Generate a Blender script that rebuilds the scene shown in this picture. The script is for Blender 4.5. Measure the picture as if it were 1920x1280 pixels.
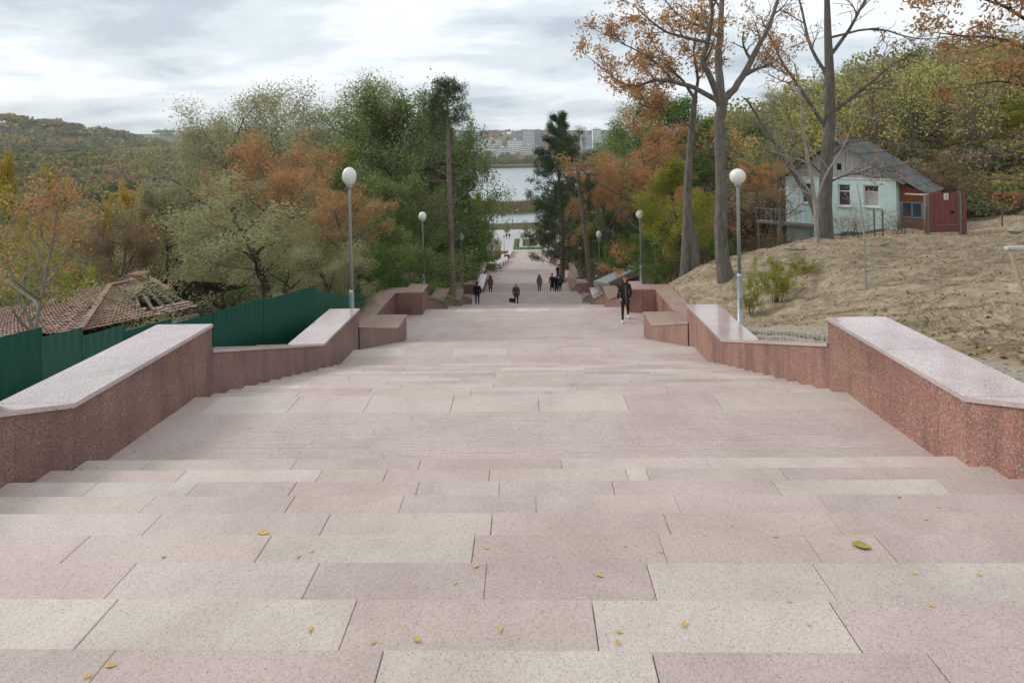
import bpy, bmesh, math, random
import numpy as np
from mathutils import Vector, Matrix

for o in list(bpy.data.objects):
    bpy.data.objects.remove(o)
SC = bpy.context.scene
COL = SC.collection
# ------------------------------------------------------------------ camera, sky, sun, exposure
F = 1050.0                       # focal length in pixels of a 1920 px wide picture
YAW = math.atan(27.5 / F)        # the camera looks a touch left of the stair axis
ROLL = math.radians(1.1)
CX = 0.20                        # the camera stands 20 cm right of the axis, eye at z = 0
PY0 = 270.0                      # image row of the horizon (lens shifted down)
RIGHT = np.array([math.cos(YAW), math.sin(YAW), 0.0])
FWD = np.array([-math.sin(YAW), math.cos(YAW), 0.0])
UP = np.array([0.0, 0.0, 1.0])
cam_data = bpy.data.cameras.new("camera")
cam = bpy.data.objects.new("camera", cam_data)
COL.objects.link(cam)
cx_ = RIGHT * math.cos(ROLL) - UP * math.sin(ROLL)
cy_ = RIGHT * math.sin(ROLL) + UP * math.cos(ROLL)
cam.matrix_world = Matrix(((cx_[0], cy_[0], -FWD[0], CX), (cx_[1], cy_[1], -FWD[1], 0), (cx_[2], cy_[2], -FWD[2], 0), (0, 0, 0, 1)))
cam_data.sensor_width = 36.0
cam_data.lens = F / 1920 * 36
cam_data.shift_y = -(640 - PY0) / 1920
cam_data.clip_start = 0.05
cam_data.clip_end = 9000
SC.camera = cam

SUN_AZ = math.radians(-66)       # left of the axis, beyond the stairs
SUN_EL = math.radians(36)
world = bpy.data.worlds.new("World")
SC.world = world
world.use_nodes = True
wn = world.node_tree.nodes; wl = world.node_tree.links
wn.clear()
w_out = wn.new("ShaderNodeOutputWorld"); w_bg = wn.new("ShaderNodeBackground")
sky = wn.new("ShaderNodeTexSky"); sky.sky_type = 'NISHITA'; sky.sun_disc = False
sky.sun_elevation = SUN_EL; sky.sun_rotation = SUN_AZ
sky.dust_density = 3.0
tc = wn.new("ShaderNodeTexCoord"); sp = wn.new("ShaderNodeSeparateXYZ")
wl.new(tc.outputs["Generated"], sp.inputs[0])
zc = wn.new("ShaderNodeMath"); zc.operation = 'MAXIMUM'; zc.inputs[1].default_value = 0.0
wl.new(sp.outputs[2], zc.inputs[0])
za = wn.new("ShaderNodeMath"); za.operation = 'ADD'; za.inputs[1].default_value = 0.17
wl.new(zc.outputs[0], za.inputs[0])
dx = wn.new("ShaderNodeMath"); dx.operation = 'DIVIDE'
dy = wn.new("ShaderNodeMath"); dy.operation = 'DIVIDE'
wl.new(sp.outputs[0], dx.inputs[0]); wl.new(za.outputs[0], dx.inputs[1])
wl.new(sp.outputs[1], dy.inputs[0]); wl.new(za.outputs[0], dy.inputs[1])
cmb = wn.new("ShaderNodeCombineXYZ")
wl.new(dx.outputs[0], cmb.inputs[0]); wl.new(dy.outputs[0], cmb.inputs[1])
def wnoise(scale, detail, rough, dist, off):
    m = wn.new("ShaderNodeMapping"); m.inputs["Location"].default_value = off
    m.inputs["Scale"].default_value = (0.75, 1.0, 1)
    wl.new(cmb.outputs[0], m.inputs[0])
    n = wn.new("ShaderNodeTexNoise"); n.inputs["Scale"].default_value = scale
    n.inputs["Detail"].default_value = detail; n.inputs["Roughness"].default_value = rough
    n.inputs["Distortion"].default_value = dist
    wl.new(m.outputs[0], n.inputs["Vector"])
    return n
n1 = wnoise(0.80, 9, 0.54, 0.3, (3.1, 7.7, 0))
n2 = wnoise(2.5, 8, 0.6, 0.3, (11.3, 2.2, 0))
mixn = wn.new("ShaderNodeMath"); mixn.operation = 'MULTIPLY_ADD'; mixn.inputs[1].default_value = 0.42
wl.new(n2.outputs[0], mixn.inputs[0]); wl.new(n1.outputs[0], mixn.inputs[2])
rmp = wn.new("ShaderNodeValToRGB"); rmp.color_ramp.interpolation = 'EASE'
wl.new(mixn.outputs[0], rmp.inputs[0])
els = rmp.color_ramp.elements
els[0].position = 0.56; els[0].color = (0.40, 0.465, 0.525, 1)
els[1].position = 0.93; els[1].color = (0.90, 0.915, 0.92, 1)
e = els.new(0.675); e.color = (0.58, 0.645, 0.69, 1)
e = els.new(0.79); e.color = (0.765, 0.81, 0.84, 1)
skm = wn.new("ShaderNodeMix"); skm.data_type = 'RGBA'
skm.inputs[0].default_value = 0.93
sks = wn.new("ShaderNodeVectorMath"); sks.operation = 'SCALE'; sks.inputs["Scale"].default_value = 0.12
wl.new(sky.outputs[0], sks.inputs[0])
wl.new(sks.outputs[0], skm.inputs[6]); wl.new(rmp.outputs[0], skm.inputs[7])
wl.new(skm.outputs[2], w_bg.inputs[0])
w_bg.inputs[1].default_value = 1.0
wl.new(w_bg.outputs[0], w_out.inputs[0])
world.cycles.sampling_method = 'MANUAL'; world.cycles.sample_map_resolution = 512

sun_d = bpy.data.lights.new("sun", 'SUN'); sun_d.energy = 1.35; sun_d.angle = math.radians(18)
sun_d.color = (1.0, 0.955, 0.89)
sun = bpy.data.objects.new("sun", sun_d); COL.objects.link(sun)
sdir = Vector((math.sin(SUN_AZ) * math.cos(SUN_EL), math.cos(SUN_AZ) * math.cos(SUN_EL), math.sin(SUN_EL)))
sun.rotation_euler = (-sdir).to_track_quat('-Z', 'Y').to_euler()
sun.location = sdir * 60
SC.view_settings.view_transform = 'Standard'
SC.view_settings.look = 'None'
SC.view_settings.exposure = 0.47
SC.view_settings.gamma = 1
SC.view_settings.use_curve_mapping = False
SC.cycles.use_denoising = True
SC.cycles.max_bounces = 6
SC.cycles.diffuse_bounces = 4
SC.cycles.glossy_bounces = 2
SC.cycles.transmission_bounces = 2
SC.cycles.volume_bounces = 0
SC.cycles.transparent_max_bounces = 4
SC.cycles.caustics_reflective = False
SC.cycles.caustics_refractive = False

def P(px, py, d):
    """a point d metres ahead of the camera, seen at (px, py) of the 1920 px picture"""
    ddx, ddy = px - 960.0, py - PY0
    c, s = math.cos(ROLL), math.sin(ROLL)
    a, b = (ddx * c - ddy * s) / F, (ddx * s + ddy * c) / F
    return np.array([CX, 0, 0]) + d * (FWD + RIGHT * a - UP * b)

# ------------------------------------------------------------------ helpers
RNG = np.random.default_rng(7)
random.seed(7)

def link(o, parent=None):
    COL.objects.link(o)
    if parent is not None:
        o.parent = parent
    return o

def tag(o, label=None, cat=None, group=None, kind=None):
    if label: o["label"] = label
    if cat: o["category"] = cat
    if group: o["group"] = group
    if kind: o["kind"] = kind
    return o

def empty(name, loc=(0, 0, 0), rz=0.0, label=None, cat=None, group=None, kind=None):
    o = bpy.data.objects.new(name, None)
    o.location = tuple(float(v) for v in loc); o.rotation_euler = (0, 0, rz)
    o.empty_display_size = 0.2
    link(o)
    return tag(o, label, cat, group, kind)

def arr_mesh(name, V, Fc, mats=(), attr=None, smooth=False, mi=None):
    """mesh from numpy arrays; Fc an (n,3) or (n,4) array"""
    V = np.asarray(V, np.float32); Fc = np.asarray(Fc, np.int32)
    me = bpy.data.meshes.new(name)
    n, k = Fc.shape
    me.vertices.add(len(V)); me.vertices.foreach_set("co", V.ravel())
    me.loops.add(n * k); me.loops.foreach_set("vertex_index", Fc.ravel())
    me.polygons.add(n); me.polygons.foreach_set("loop_start", np.arange(0, n * k, k, dtype=np.int32))
    me.polygons.foreach_set("loop_total", np.full(n, k, np.int32))
    if smooth: me.polygons.foreach_set("use_smooth", np.ones(n, bool))
    for m in mats: me.materials.append(m)
    if mi is not None: me.polygons.foreach_set("material_index", np.asarray(mi, np.int32))
    if attr is not None:
        for an, av in attr.items():
            av = np.asarray(av, np.float32)
            if av.ndim == 1:
                a = me.attributes.new(an, 'FLOAT', 'POINT'); a.data.foreach_set("value", av)
            else:
                a = me.attributes.new(an, 'FLOAT_COLOR', 'POINT'); a.data.foreach_set("color", av.ravel())
    me.update(calc_edges=True)
    me.validate()
    return me

def obj(name, me, parent=None, mat=None, loc=None):
    o = bpy.data.objects.new(name, me)
    if mat is not None and len(me.materials) == 0: me.materials.append(mat)
    if loc is not None: o.location = tuple(float(v) for v in loc)
    return link(o, parent)

class MB:
    """collects simple shapes into one mesh"""
    def __init__(s): s.v = []; s.f = []; s.m = []
    def add(s, vs, fs, m=0):
        b = len(s.v); s.v += [tuple(float(c) for c in v) for v in vs]
        s.f += [tuple(b + i for i in f) for f in fs]; s.m += [m] * len(fs)
    def box(s, x0, x1, y0, y1, z0, z1, m=0, M=None):
        vs = [(x0, y0, z0), (x1, y0, z0), (x1, y1, z0), (x0, y1, z0), (x0, y0, z1), (x1, y0, z1), (x1, y1, z1), (x0, y1, z1)]
        if M is not None: vs = [M @ Vector(v) for v in vs]
        s.add(vs, [(3, 2, 1, 0), (4, 5, 6, 7), (0, 1, 5, 4), (1, 2, 6, 5), (2, 3, 7, 6), (3, 0, 4, 7)], m)
    def cbox(s, x0, x1, y0, y1, z0, z1, c=0.006, m=0):
        """box whose top edges are chamfered"""
        lo = [(x0, y0, z0), (x1, y0, z0), (x1, y1, z0), (x0, y1, z0)]
        mi = [(x0, y0, z1 - c), (x1, y0, z1 - c), (x1, y1, z1 - c), (x0, y1, z1 - c)]
        hi = [(x0 + c, y0 + c, z1), (x1 - c, y0 + c, z1), (x1 - c, y1 - c, z1), (x0 + c, y1 - c, z1)]
        fs = [(3, 2, 1, 0), (8, 9, 10, 11)]
        for i in range(4):
            j = (i + 1) % 4
            fs += [(i, j, 4 + j, 4 + i), (4 + i, 4 + j, 8 + j, 8 + i)]
        s.add(lo + mi + hi, fs, m)
    def bar(s, a, b, w, h=None, m=0, up=(0, 0, 1)):
        """square bar from a to b"""
        h = h or w
        a = Vector([float(c) for c in a]); b = Vector([float(c) for c in b]); d = (b - a).normalized()
        u = d.cross(Vector(up))
        if u.length < 1e-4: u = d.cross(Vector((1, 0, 0)))
        u.normalize(); v = u.cross(d)
        vs = []
        for q in (a, b):
            vs += [q - u * w / 2 - v * h / 2, q + u * w / 2 - v * h / 2, q + u * w / 2 + v * h / 2, q - u * w / 2 + v * h / 2]
        s.add(vs, [(3, 2, 1, 0), (4, 5, 6, 7), (0, 1, 5, 4), (1, 2, 6, 5), (2, 3, 7, 6), (3, 0, 4, 7)], m)
    def lathe(s, prof, n=16, c=(0, 0, 0), m=0):
        vs = []; fs = []
        for (r, z) in prof:
            for i in range(n):
                t = 2 * math.pi * i / n
                vs.append((c[0] + r * math.cos(t), c[1] + r * math.sin(t), c[2] + z))
        for k in range(len(prof) - 1):
            for i in range(n):
                j = (i + 1) % n
                fs.append((k * n + i, k * n + j, (k + 1) * n + j, (k + 1) * n + i))
        fs.append(tuple(range(n - 1, -1, -1))); fs.append(tuple(range((len(prof) - 1) * n, len(prof) * n)))
        s.add(vs, fs, m)
    def prism_x(s, x0, x1, poly, m=0):
        """polygon of (y, z) extruded from x0 to x1"""
        n = len(poly)
        vs = [(x0, y, z) for y, z in poly] + [(x1, y, z) for y, z in poly]
        fs = [tuple(range(n)), tuple(range(2 * n - 1, n - 1, -1))]
        fs += [((i + 1) % n, i, n + i, n + (i + 1) % n) for i in range(n)]
        s.add(vs, fs, m)
    def sphere(s, c, r, n=12, m=0, sc=(1, 1, 1)):
        prof = [(max(1e-4, math.sin(math.pi * k / n)) * r * sc[0], -math.cos(math.pi * k / n) * r * sc[2]) for k in range(n + 1)]
        s.lathe(prof, n * 2, c, m)
    def mesh(s, name, mats=(), smooth=False, fix=True):
        me = bpy.data.meshes.new(name)
        me.from_pydata(s.v, [], s.f)
        for mt in (mats if isinstance(mats, (list, tuple)) else [mats]): me.materials.append(mt)
        me.polygons.foreach_set("material_index", s.m)
        if smooth: me.polygons.foreach_set("use_smooth", [True] * len(s.f))
        if fix:
            bm = bmesh.new(); bm.from_mesh(me); bmesh.ops.recalc_face_normals(bm, faces=bm.faces); bm.to_mesh(me); bm.free()
        me.update()
        return me
    def build(s, name, mats, parent=None, smooth=False, loc=None):
        return obj(name, s.mesh(name, mats, smooth), parent, loc=loc)

def tubes(chains, minr=0.0):
    """tapered tubes along polylines -> arrays"""
    V = []; Q = []; b = 0
    for pts, rad in chains:
        pts = np.asarray(pts, float); rad = np.asarray(rad, float)
        n = 10 if rad[0] > 0.15 else 7 if rad[0] > .06 else 5 if rad[0] > 0.025 else 3
        t = np.gradient(pts, axis=0); t /= np.linalg.norm(t, axis=1)[:, None] + 1e-9
        ref = np.array([0.31, 0.87, 0.38]); u = np.cross(t, ref); u /= np.linalg.norm(u, axis=1)[:, None] + 1e-9
        v = np.cross(t, u)
        a = np.arange(n) * 2 * np.pi / n
        ring = pts[:, None, :] + rad[:, None, None] * (u[:, None, :] * np.cos(a)[None, :, None] + v[:, None, :] * np.sin(a)[None, :, None])
        V.append(ring.reshape(-1, 3))
        m = len(pts)
        i = np.arange(n); j = (i + 1) % n
        for k in range(m - 1):
            Q.append(np.stack([b + k * n + i, b + k * n + j, b + (k + 1) * n + j, b + (k + 1) * n + i], 1))
        b += m * n
    return np.concatenate(V), np.concatenate(Q)

def leaf_quads(C, D, L, Wd, rng, fold=0.25):
    """rhombic leaves: centres C, long axes D (n,3), length L, width Wd (arrays or scalars)"""
    n = len(C)
    D = D / (np.linalg.norm(D, axis=1)[:, None] + 1e-9)
    R = rng.normal(size=(n, 3)); S = np.cross(D, R); S /= np.linalg.norm(S, axis=1)[:, None] + 1e-9
    N = np.cross(S, D)
    L = np.broadcast_to(L, (n,))[:, None]; Wd = np.broadcast_to(Wd, (n,))[:, None]
    a = C - D * L * .5; b = C + S * Wd * .5 + N * L * fold * .3; c = C + D * L * .5; d = C - S * Wd * .5 + N * L * fold * .3
    V = np.stack([a, b, c, d], 1).reshape(-1, 3)
    Fc = np.arange(4 * n).reshape(n, 4)
    return V, Fc

# ------------------------------------------------------------------ materials
MATS = {}
def mat(name):
    m = bpy.data.materials.new(name); m.use_nodes = True
    nt = m.node_tree; nt.nodes.clear()
    out = nt.nodes.new("ShaderNodeOutputMaterial")
    MATS[name] = m
    return m, nt, out
def N(nt, t, **kw):
    n = nt.nodes.new(t)
    for k, v in kw.items(): setattr(n, k, v)
    return n
def noise(nt, vec, scale, detail=4, rough=0.55, dist=0.0):
    n = N(nt, "ShaderNodeTexNoise"); n.inputs["Scale"].default_value = scale
    n.inputs["Detail"].default_value = detail; n.inputs["Roughness"].default_value = rough; n.inputs["Distortion"].default_value = dist
    if vec is not None: nt.links.new(vec, n.inputs["Vector"])
    return n.outputs[0]
def ramp(nt, fac, stops, interp='LINEAR'):
    r = N(nt, "ShaderNodeValToRGB"); r.color_ramp.interpolation = interp
    e = r.color_ramp.elements
    while len(e) > 1: e.remove(e[-1])
    e[0].position = stops[0][0]; e[0].color = (*stops[0][1], 1)
    for p_, c_ in stops[1:]:
        q = e.new(p_); q.color = (*c_, 1)
    nt.links.new(fac, r.inputs[0])
    return r.outputs[0]
def mixc(nt, fac, a, b, mode='MIX'):
    m = N(nt, "ShaderNodeMix"); m.data_type = 'RGBA'; m.blend_type = mode; m.clamp_factor = True
    for s, v in ((0, fac), (6, a), (7, b)):
        if isinstance(v, (int, float)): m.inputs[s].default_value = v
        elif isinstance(v, tuple): m.inputs[s].default_value = (*v, 1)
        else: nt.links.new(v, m.inputs[s])
    return m.outputs[2]
def math_(nt, op, a, b=0.0, c=0.0):
    m = N(nt, "ShaderNodeMath"); m.operation = op
    for i, v in enumerate((a, b, c)):
        if isinstance(v, (int, float)): m.inputs[i].default_value = v
        else: nt.links.new(v, m.inputs[i])
    return m.outputs[0]
def bsdf(nt, out, col, rough=0.6, spec=0.4, metal=0.0, bump=None, bstr=0.3, bdist=0.01):
    b = N(nt, "ShaderNodeBsdfPrincipled")
    for s, v in (("Base Color", col), ("Roughness", rough), ("Specular IOR Level", spec), ("Metallic", metal)):
        if isinstance(v, (int, float)): b.inputs[s].default_value = v
        elif isinstance(v, tuple): b.inputs[s].default_value = (*v, 1)
        else: nt.links.new(v, b.inputs[s])
    if bump is not None:
        q = N(nt, "ShaderNodeBump"); q.inputs["Strength"].default_value = bstr; q.inputs["Distance"].default_value = bdist
        nt.links.new(bump, q.inputs["Height"]); nt.links.new(q.outputs[0], b.inputs["Normal"])
    nt.links.new(b.outputs[0], out.inputs[0])
    return b
def pos(nt):
    return N(nt, "ShaderNodeNewGeometry").outputs["Position"]
def objco(nt):
    return N(nt, "ShaderNodeTexCoord").outputs["Object"]
def simple(name, col, rough=0.6, spec=0.4, metal=0.0, vary=0.15, scale=6.0, bstr=0.0):
    """one colour with gentle grime so that nothing is perfectly flat"""
    m, nt, out = mat(name)
    v = pos(nt)
    n = noise(nt, v, scale, 5, 0.6)
    c = mixc(nt, n, tuple(x * (1 - vary) for x in col), tuple(min(1, x * (1 + vary)) for x in col))
    bsdf(nt, out, c, rough, spec, metal, bump=noise(nt, v, scale * 6, 3) if bstr else None, bstr=bstr)
    return m

def granite(name, stops, grain=55.0, rough=0.55, spec=0.4, objcol=True, stain=0.25, bstr=0.15, streak=0.0, big=1.3, spots=0.0):
    """speckled stone: voronoi grains recoloured by a ramp, tinted by the object's own colour, with stains"""
    m, nt, out = mat(name)
    v = pos(nt)
    vo = N(nt, "ShaderNodeTexVoronoi"); vo.feature = 'F1'; vo.inputs["Scale"].default_value = grain
    vo.inputs["Randomness"].default_value = 1.0
    nt.links.new(v, vo.inputs["Vector"])
    sx = N(nt, "ShaderNodeSeparateColor"); nt.links.new(vo.outputs["Color"], sx.inputs[0])
    col = ramp(nt, sx.outputs[0], stops, 'CONSTANT')
    fine = noise(nt, v, grain * 2.2, 3, 0.7)
    col = mixc(nt, 0.35, col, mixc(nt, fine, (0.35, 0.35, 0.35), (1.5, 1.5, 1.5)), 'MULTIPLY')
    if objcol:
        oi = N(nt, "ShaderNodeObjectInfo")
        col = mixc(nt, 1.0, col, oi.outputs["Color"], 'MULTIPLY')
    bign = noise(nt, v, big, 5, 0.62, 0.4)
    st = ramp(nt, bign, [(0.30, (1 - stain * .9, 1 - stain, 1 - stain)), (0.55, (1, 1, 1)), (0.75, (1 + stain * .25,) * 3)])
    col = mixc(nt, 1.0, col, st, 'MULTIPLY')
    if spots:
        sp_ = ramp(nt, noise(nt, v, 7.0, 5, .7, .3), [(.24, (1 - spots,) * 3), (.31, (1, 1, 1))])
        col = mixc(nt, 1.0, col, sp_, 'MULTIPLY')
        rub = ramp(nt, noise(nt, v, 0.55, 6, .7, .8), [(.38, (.90, .885, .875)), (.56, (1, 1, 1))])
        col = mixc(nt, 1.0, col, rub, 'MULTIPLY')
    if streak:
        mp = N(nt, "ShaderNodeMapping"); mp.inputs["Scale"].default_value = (3.0, 3.0, 0.35); nt.links.new(v, mp.inputs[0])
        sn = noise(nt, mp.outputs[0], 1.6, 4, 0.6)
        col = mixc(nt, 1.0, col, ramp(nt, sn, [(0.32, (1 - streak,) * 3), (0.56, (1, 1, 1))]), 'MULTIPLY')
    rg = mixc(nt, bign, (rough * 0.85,) * 3, (min(1, rough * 1.2),) * 3)
    bsdf(nt, out, col, rg, spec, bump=fine, bstr=bstr, bdist=0.004)
    return m

M_SLAB = granite("granite_step", [(0.0, (0.49, 0.415, 0.378)), (0.30, (0.53, 0.455, 0.415)), (0.62, (0.57, 0.49, 0.45)), (0.86, (0.455, 0.385, 0.356)), (0.96, (0.36, 0.308, 0.288))], grain=165, rough=0.66, spec=0.28, stain=0.16, spots=0.38)
M_SETT = granite("granite_sett", [(0.0, (0.43, 0.362, 0.345)), (0.4, (0.475, 0.405, 0.385)), (0.75, (0.525, 0.45, 0.428)), (0.93, (0.38, 0.318, 0.30))], grain=120, rough=0.66, spec=0.25, stain=0.14, spots=0.25)
M_RED = granite("red_granite", [(0.0, (0.265, 0.122, 0.096)), (0.40, (0.33, 0.165, 0.13)), (0.62, (0.215, 0.108, 0.088)), (0.82, (0.10, 0.082, 0.075)), (0.92, (0.36, 0.29, 0.255))], grain=112, rough=0.42, spec=0.45, stain=0.32, streak=0.28, bstr=0.05)
M_CAP = granite("polished_cap", [(0.0, (0.42, 0.285, 0.25)), (0.45, (0.48, 0.335, 0.295)), (0.7, (0.38, 0.245, 0.215)), (0.92, (0.22, 0.17, 0.155)), (0.96, (0.5, 0.42, 0.38))], grain=95, rough=0.10, spec=1.0, stain=0.18, bstr=0.01)
M_JOINT = simple("joint_mortar", (0.25, 0.21, 0.195), 0.9, 0.2)
M_CORE = simple("wall_core", (0.15, 0.085, 0.07), 0.7, 0.3)
# ------------------------------------------------------------------ the staircase profile
W2 = 4.15                                       # half width between the parapets
FL = [(0.90, 5.355, -1.50, -3.14, 12), (7.14, 12.27, -3.20, -4.93, 13), (13.66, 18.85, -4.99, -6.74, 13),
      (23.4, 28.6, -6.87, -8.60, 13), (30.0, 35.2, -8.66, -10.40, 13), (36.65, 41.85, -10.46, -12.20, 13),
      (46.4, 52.3, -12.26, -14.20, 15), (57.3, 63.2, -14.26, -16.20, 15), (73.0, 78.5, -16.3, -18.2, 14),
      (83.5, 89.0, -18.25, -20.15, 14), (94.0, 99.5, -20.2, -22.1, 14), (104.5, 110.0, -22.15, -24.05, 14),
      (115.0, 120.5, -24.1, -25.9, 14), (128.0, 133.0, -25.95, -27.7, 13), (141.0, 146.0, -27.75, -29.45, 13)]
KY = [-40.0, -4.0]; KZ = [-1.0, -1.5]
for (a, b, za_, zb_, n_) in FL:
    KY += [a, b]; KZ += [za_, zb_]
KY += [154.0, 176.0, 218.0, 230.0]; KZ += [-29.55, -29.75, -30.6, -34.0]
def zs(y): return np.interp(y, KY, KZ)
LAKE_Z = -32.5

# ------------------------------------------------------------------ terrain: a smooth sheet through known heights
ctrl = []
def cp(x, y, z): ctrl.append((x, y, z))
for y_ in (-15, -5, 0, 6, 13, 18.5, 25, 34, 46, 60, 75, 95, 120, 146, 165):     # banks right beside the parapets
    off = 0.55 if y_ < 20 else 0.45
    cp(5.4, y_, float(zs(y_)) + off); cp(-5.4, y_, float(zs(y_)) + 0.15)
# right-hand slope
for q in ((7.0, 7.85, -2.75), (8.5, 12.4, -3.55), (12.4, 14, -3.35), (12.2, 20.3, -4.3), (7.56, 21, -5.05), (7.1, 24.5, -5.7), (13.5, 25, -4.45),
          (20.3, 27, -4.7), (14.5, 31.5, -5.9), (19, 30, -4.9), (24, 31, -4.5), (18, 10, -1.7), (25, 18, -2.6), (30, 28, -3.4), (10, 31, -7.2), (9, 38, -8.9), (16, 42, -7.4), (26, 42, -4.2),
          (36, 45, -2.0), (24, 56, -4.2), (14, 60, -10.5), (50, 55, 1.5), (40, 75, 0.5), (60, 30, 0.0), (80, 90, 7), (60, 80, 4), (20, 90, -14), (12, 115, -22), (30, 130, -17), (60, 140, -7), (18, 165, -28),
          (50, 180, -21), (90, 190, -10), (12, -5, -.2), (30, -5, 2.0), (30, 8, -.6), (100, 40, 6), (140, 140, 9)):
    cp(*q)
# left-hand valley
for q in ((-7, 2, -3.2), (-9, 8, -5.4), (-7, 14, -6.2), (-12, 14, -7.6), (-14, 5, -6.2), (-20, 22, -9.6), (-13, 26, -9.8), (-10, 36, -12.3), (-20, 40, -14.0), (-35, 25, -12.5), (-40, 55, -18.5), (-20, 65, -19.0),
          (-12, 90, -21.5), (-30, 110, -26), (-60, 90, -24), (-100, 60, -22), (-80, 150, -27.5), (-20, 150, -29), (-140, 150, -23), (-60, 200, -30.5), (-30, 190, -30.5), (-25, -5, -6), (-60, 10, -12), (-120, 10, -14), (-200, 120, -20)):
    cp(*q)
# far land: the valley's other side, ridges, the far shore
def cpp(px, py, d, off=0.0):
    q = P(px, py, d); cp(q[0], q[1], q[2] - off)
for px, py in ((-500, 205), (-150, 214), (0, 225), (130, 233), (260, 257), (400, 292)): cpp(px, py, 800, 8)
for px, py in ((-400, 262), (0, 272), (200, 282), (400, 298)): cpp(px, py, 430, 10)
for px, py in ((-300, 305), (0, 325), (200, 335), (400, 345)): cpp(px, py, 220, 10)
for px in (-500, 0, 260, 450): cpp(px, 300, 1080, 10)
for px in (-500, 0, 300, 600, 900, 1200, 1600): cpp(px, 247, 1750, 10)
for q in ((-150, 800, -30), (-60, 790, -31.5), (60, 790, -31.5), (-60, 850, -30), (60, 850, -30), (250, 850, -26), (500, 800, -15), (0, 1000, -20), (200, 1050, -14), (900, 1300, 5), (800, 500, 10),
          (400, 250, 8), (300, 100, 14), (600, 900, -5), (1400, 800, 30), (-1500, 1300, 40), (-1500, 0, 20), (1400, 0, 40), (0, 2600, 20), (-1200, 2600, 20), (1300, 2600, 20), (-500, -60, -10), (500, -60, 30)):
    cp(*q)
CT = np.array(ctrl, float)
_S = 100.0
def _phi(r2): return r2 * np.log(r2 + 1e-9) * 0.5
def _tps():
    X = CT[:, :2] / _S; n = len(X)
    K = _phi(((X[:, None, :] - X[None, :, :]) ** 2).sum(2)) + np.eye(n) * 2e-5
    Pm = np.c_[np.ones(n), X]
    A = np.zeros((n + 3, n + 3)); A[:n, :n] = K; A[:n, n:] = Pm; A[n:, :n] = Pm.T
    return np.linalg.solve(A, np.r_[CT[:, 2], 0, 0, 0])
_TW = _tps()
def _lump(x, y):
    return 0.09 * np.sin(x * 1.3 + 1.7 * np.sin(y * .71)) * np.sin(y * 1.1 + 0.6) + 0.05 * np.sin(x * 3.1 + y * 2.3) + 0.03 * np.sin(x * 6.3 - y * 5.1 + np.sin(x * 2))
def sstep(a, b, v):
    t = np.clip((v - a) / (b - a), 0, 1); return t * t * (3 - 2 * t)
def ground(x, y):
    x = np.asarray(x, float); y = np.asarray(y, float)
    sh = np.broadcast(x, y).shape
    xf = np.broadcast_to(x, sh).ravel(); yf = np.broadcast_to(y, sh).ravel()
    z = np.empty(len(xf)); X = CT[:, :2] / _S; n = len(X)
    for i in range(0, len(xf), 20000):
        q = np.c_[xf[i:i + 20000], yf[i:i + 20000]] / _S
        z[i:i + 20000] = _phi(((q[:, None, :] - X[None]) ** 2).sum(2)) @ _TW[:n] + _TW[n] + q @ _TW[n + 1:]
    z += _lump(xf, yf) * sstep(5.6, 8.0, np.abs(xf)) * np.clip(120 / (np.abs(yf) + 60), 0.2, 1)
    # the lake basin
    xl = np.where(yf < 420, -75 + 0 * yf, -75 - 0.25 * (yf - 420)); xr = 85 + 0.45 * np.clip(yf - 215, 0, 350)
    inl = sstep(0, 10, xf - xl) * sstep(0, 10, xr - xf) * sstep(0, 8, yf - 221.5) * sstep(0, 10, 752 - yf)
    z = z * (1 - inl) + inl * (LAKE_Z - 2.5)
    # lakeside plaza, level
    pl = sstep(0, 8, 44 - np.abs(xf)) * sstep(0, 9, yf - 150) * sstep(0, 4, 224 - yf)
    z = z * (1 - pl) + pl * (zs(yf) - 0.35)
    # trough under the stairs
    tr = sstep(0, 0.5, 5.05 - np.abs(xf)) * sstep(0, 1, 160 - yf)
    al = np.zeros_like(xf)
    for (a, b) in ((18.6, 23.6), (41.6, 46.6), (62.9, 73.2), (120.2, 128.2)):
        al = np.maximum(al, sstep(0, .4, 6.05 - np.abs(xf)) * sstep(a - .4, a, yf) * sstep(0, .4, b - yf))
    tr = np.maximum(tr, al)
    z = np.where(tr > 0, np.minimum(z, z * (1 - tr) + tr * (zs(yf) - 1.3)), z)
    return z.reshape(sh)
def g(x, y): return float(ground(np.array([x]), np.array([y]))[0])

def axis(segs):
    out = []
    for a, b, st in segs: out += list(np.arange(a, b - 1e-6, st))
    return np.array(out + [segs[-1][1]])
GX = axis([(-1800, -600, 100), (-600, -150, 25), (-150, -40, 5), (-40, -14, 1.2), (-14, -4.0, 0.4), (-4.0, 4.0, 2.0), (4.0, 16, 0.3), (16, 40, 0.9), (40, 150, 5), (150, 600, 25), (600, 1800, 100)])
GY = axis([(-60, -10, 5), (-10, 32, 0.33), (32, 80, 0.8), (80, 240, 2.0), (240, 420, 12), (420, 740, 40), (740, 780, 4), (780, 1000, 20), (1000, 2800, 60)])
gx, gy = np.meshgrid(GX, GY)
gz = ground(gx, gy)
nx_, ny_ = len(GX), len(GY)
idx = np.arange(nx_ * ny_).reshape(ny_, nx_)
GF = np.stack([idx[:-1, :-1], idx[:-1, 1:], idx[1:, 1:], idx[1:, :-1]], -1).reshape(-1, 4)
m, nt, out = mat("soil")
v = pos(nt)
nA = noise(nt, v, 0.35, 6, 0.6, 0.3); nB = noise(nt, v, 3.2, 6, 0.65, 0.6); nC = noise(nt, v, 22, 4, 0.7)
soil = ramp(nt, nB, [(0.28, (0.20, 0.152, 0.108)), (0.45, (0.32, 0.25, 0.176)), (0.58, (0.41, 0.328, 0.235)), (0.75, (0.49, 0.41, 0.312))])
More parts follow.
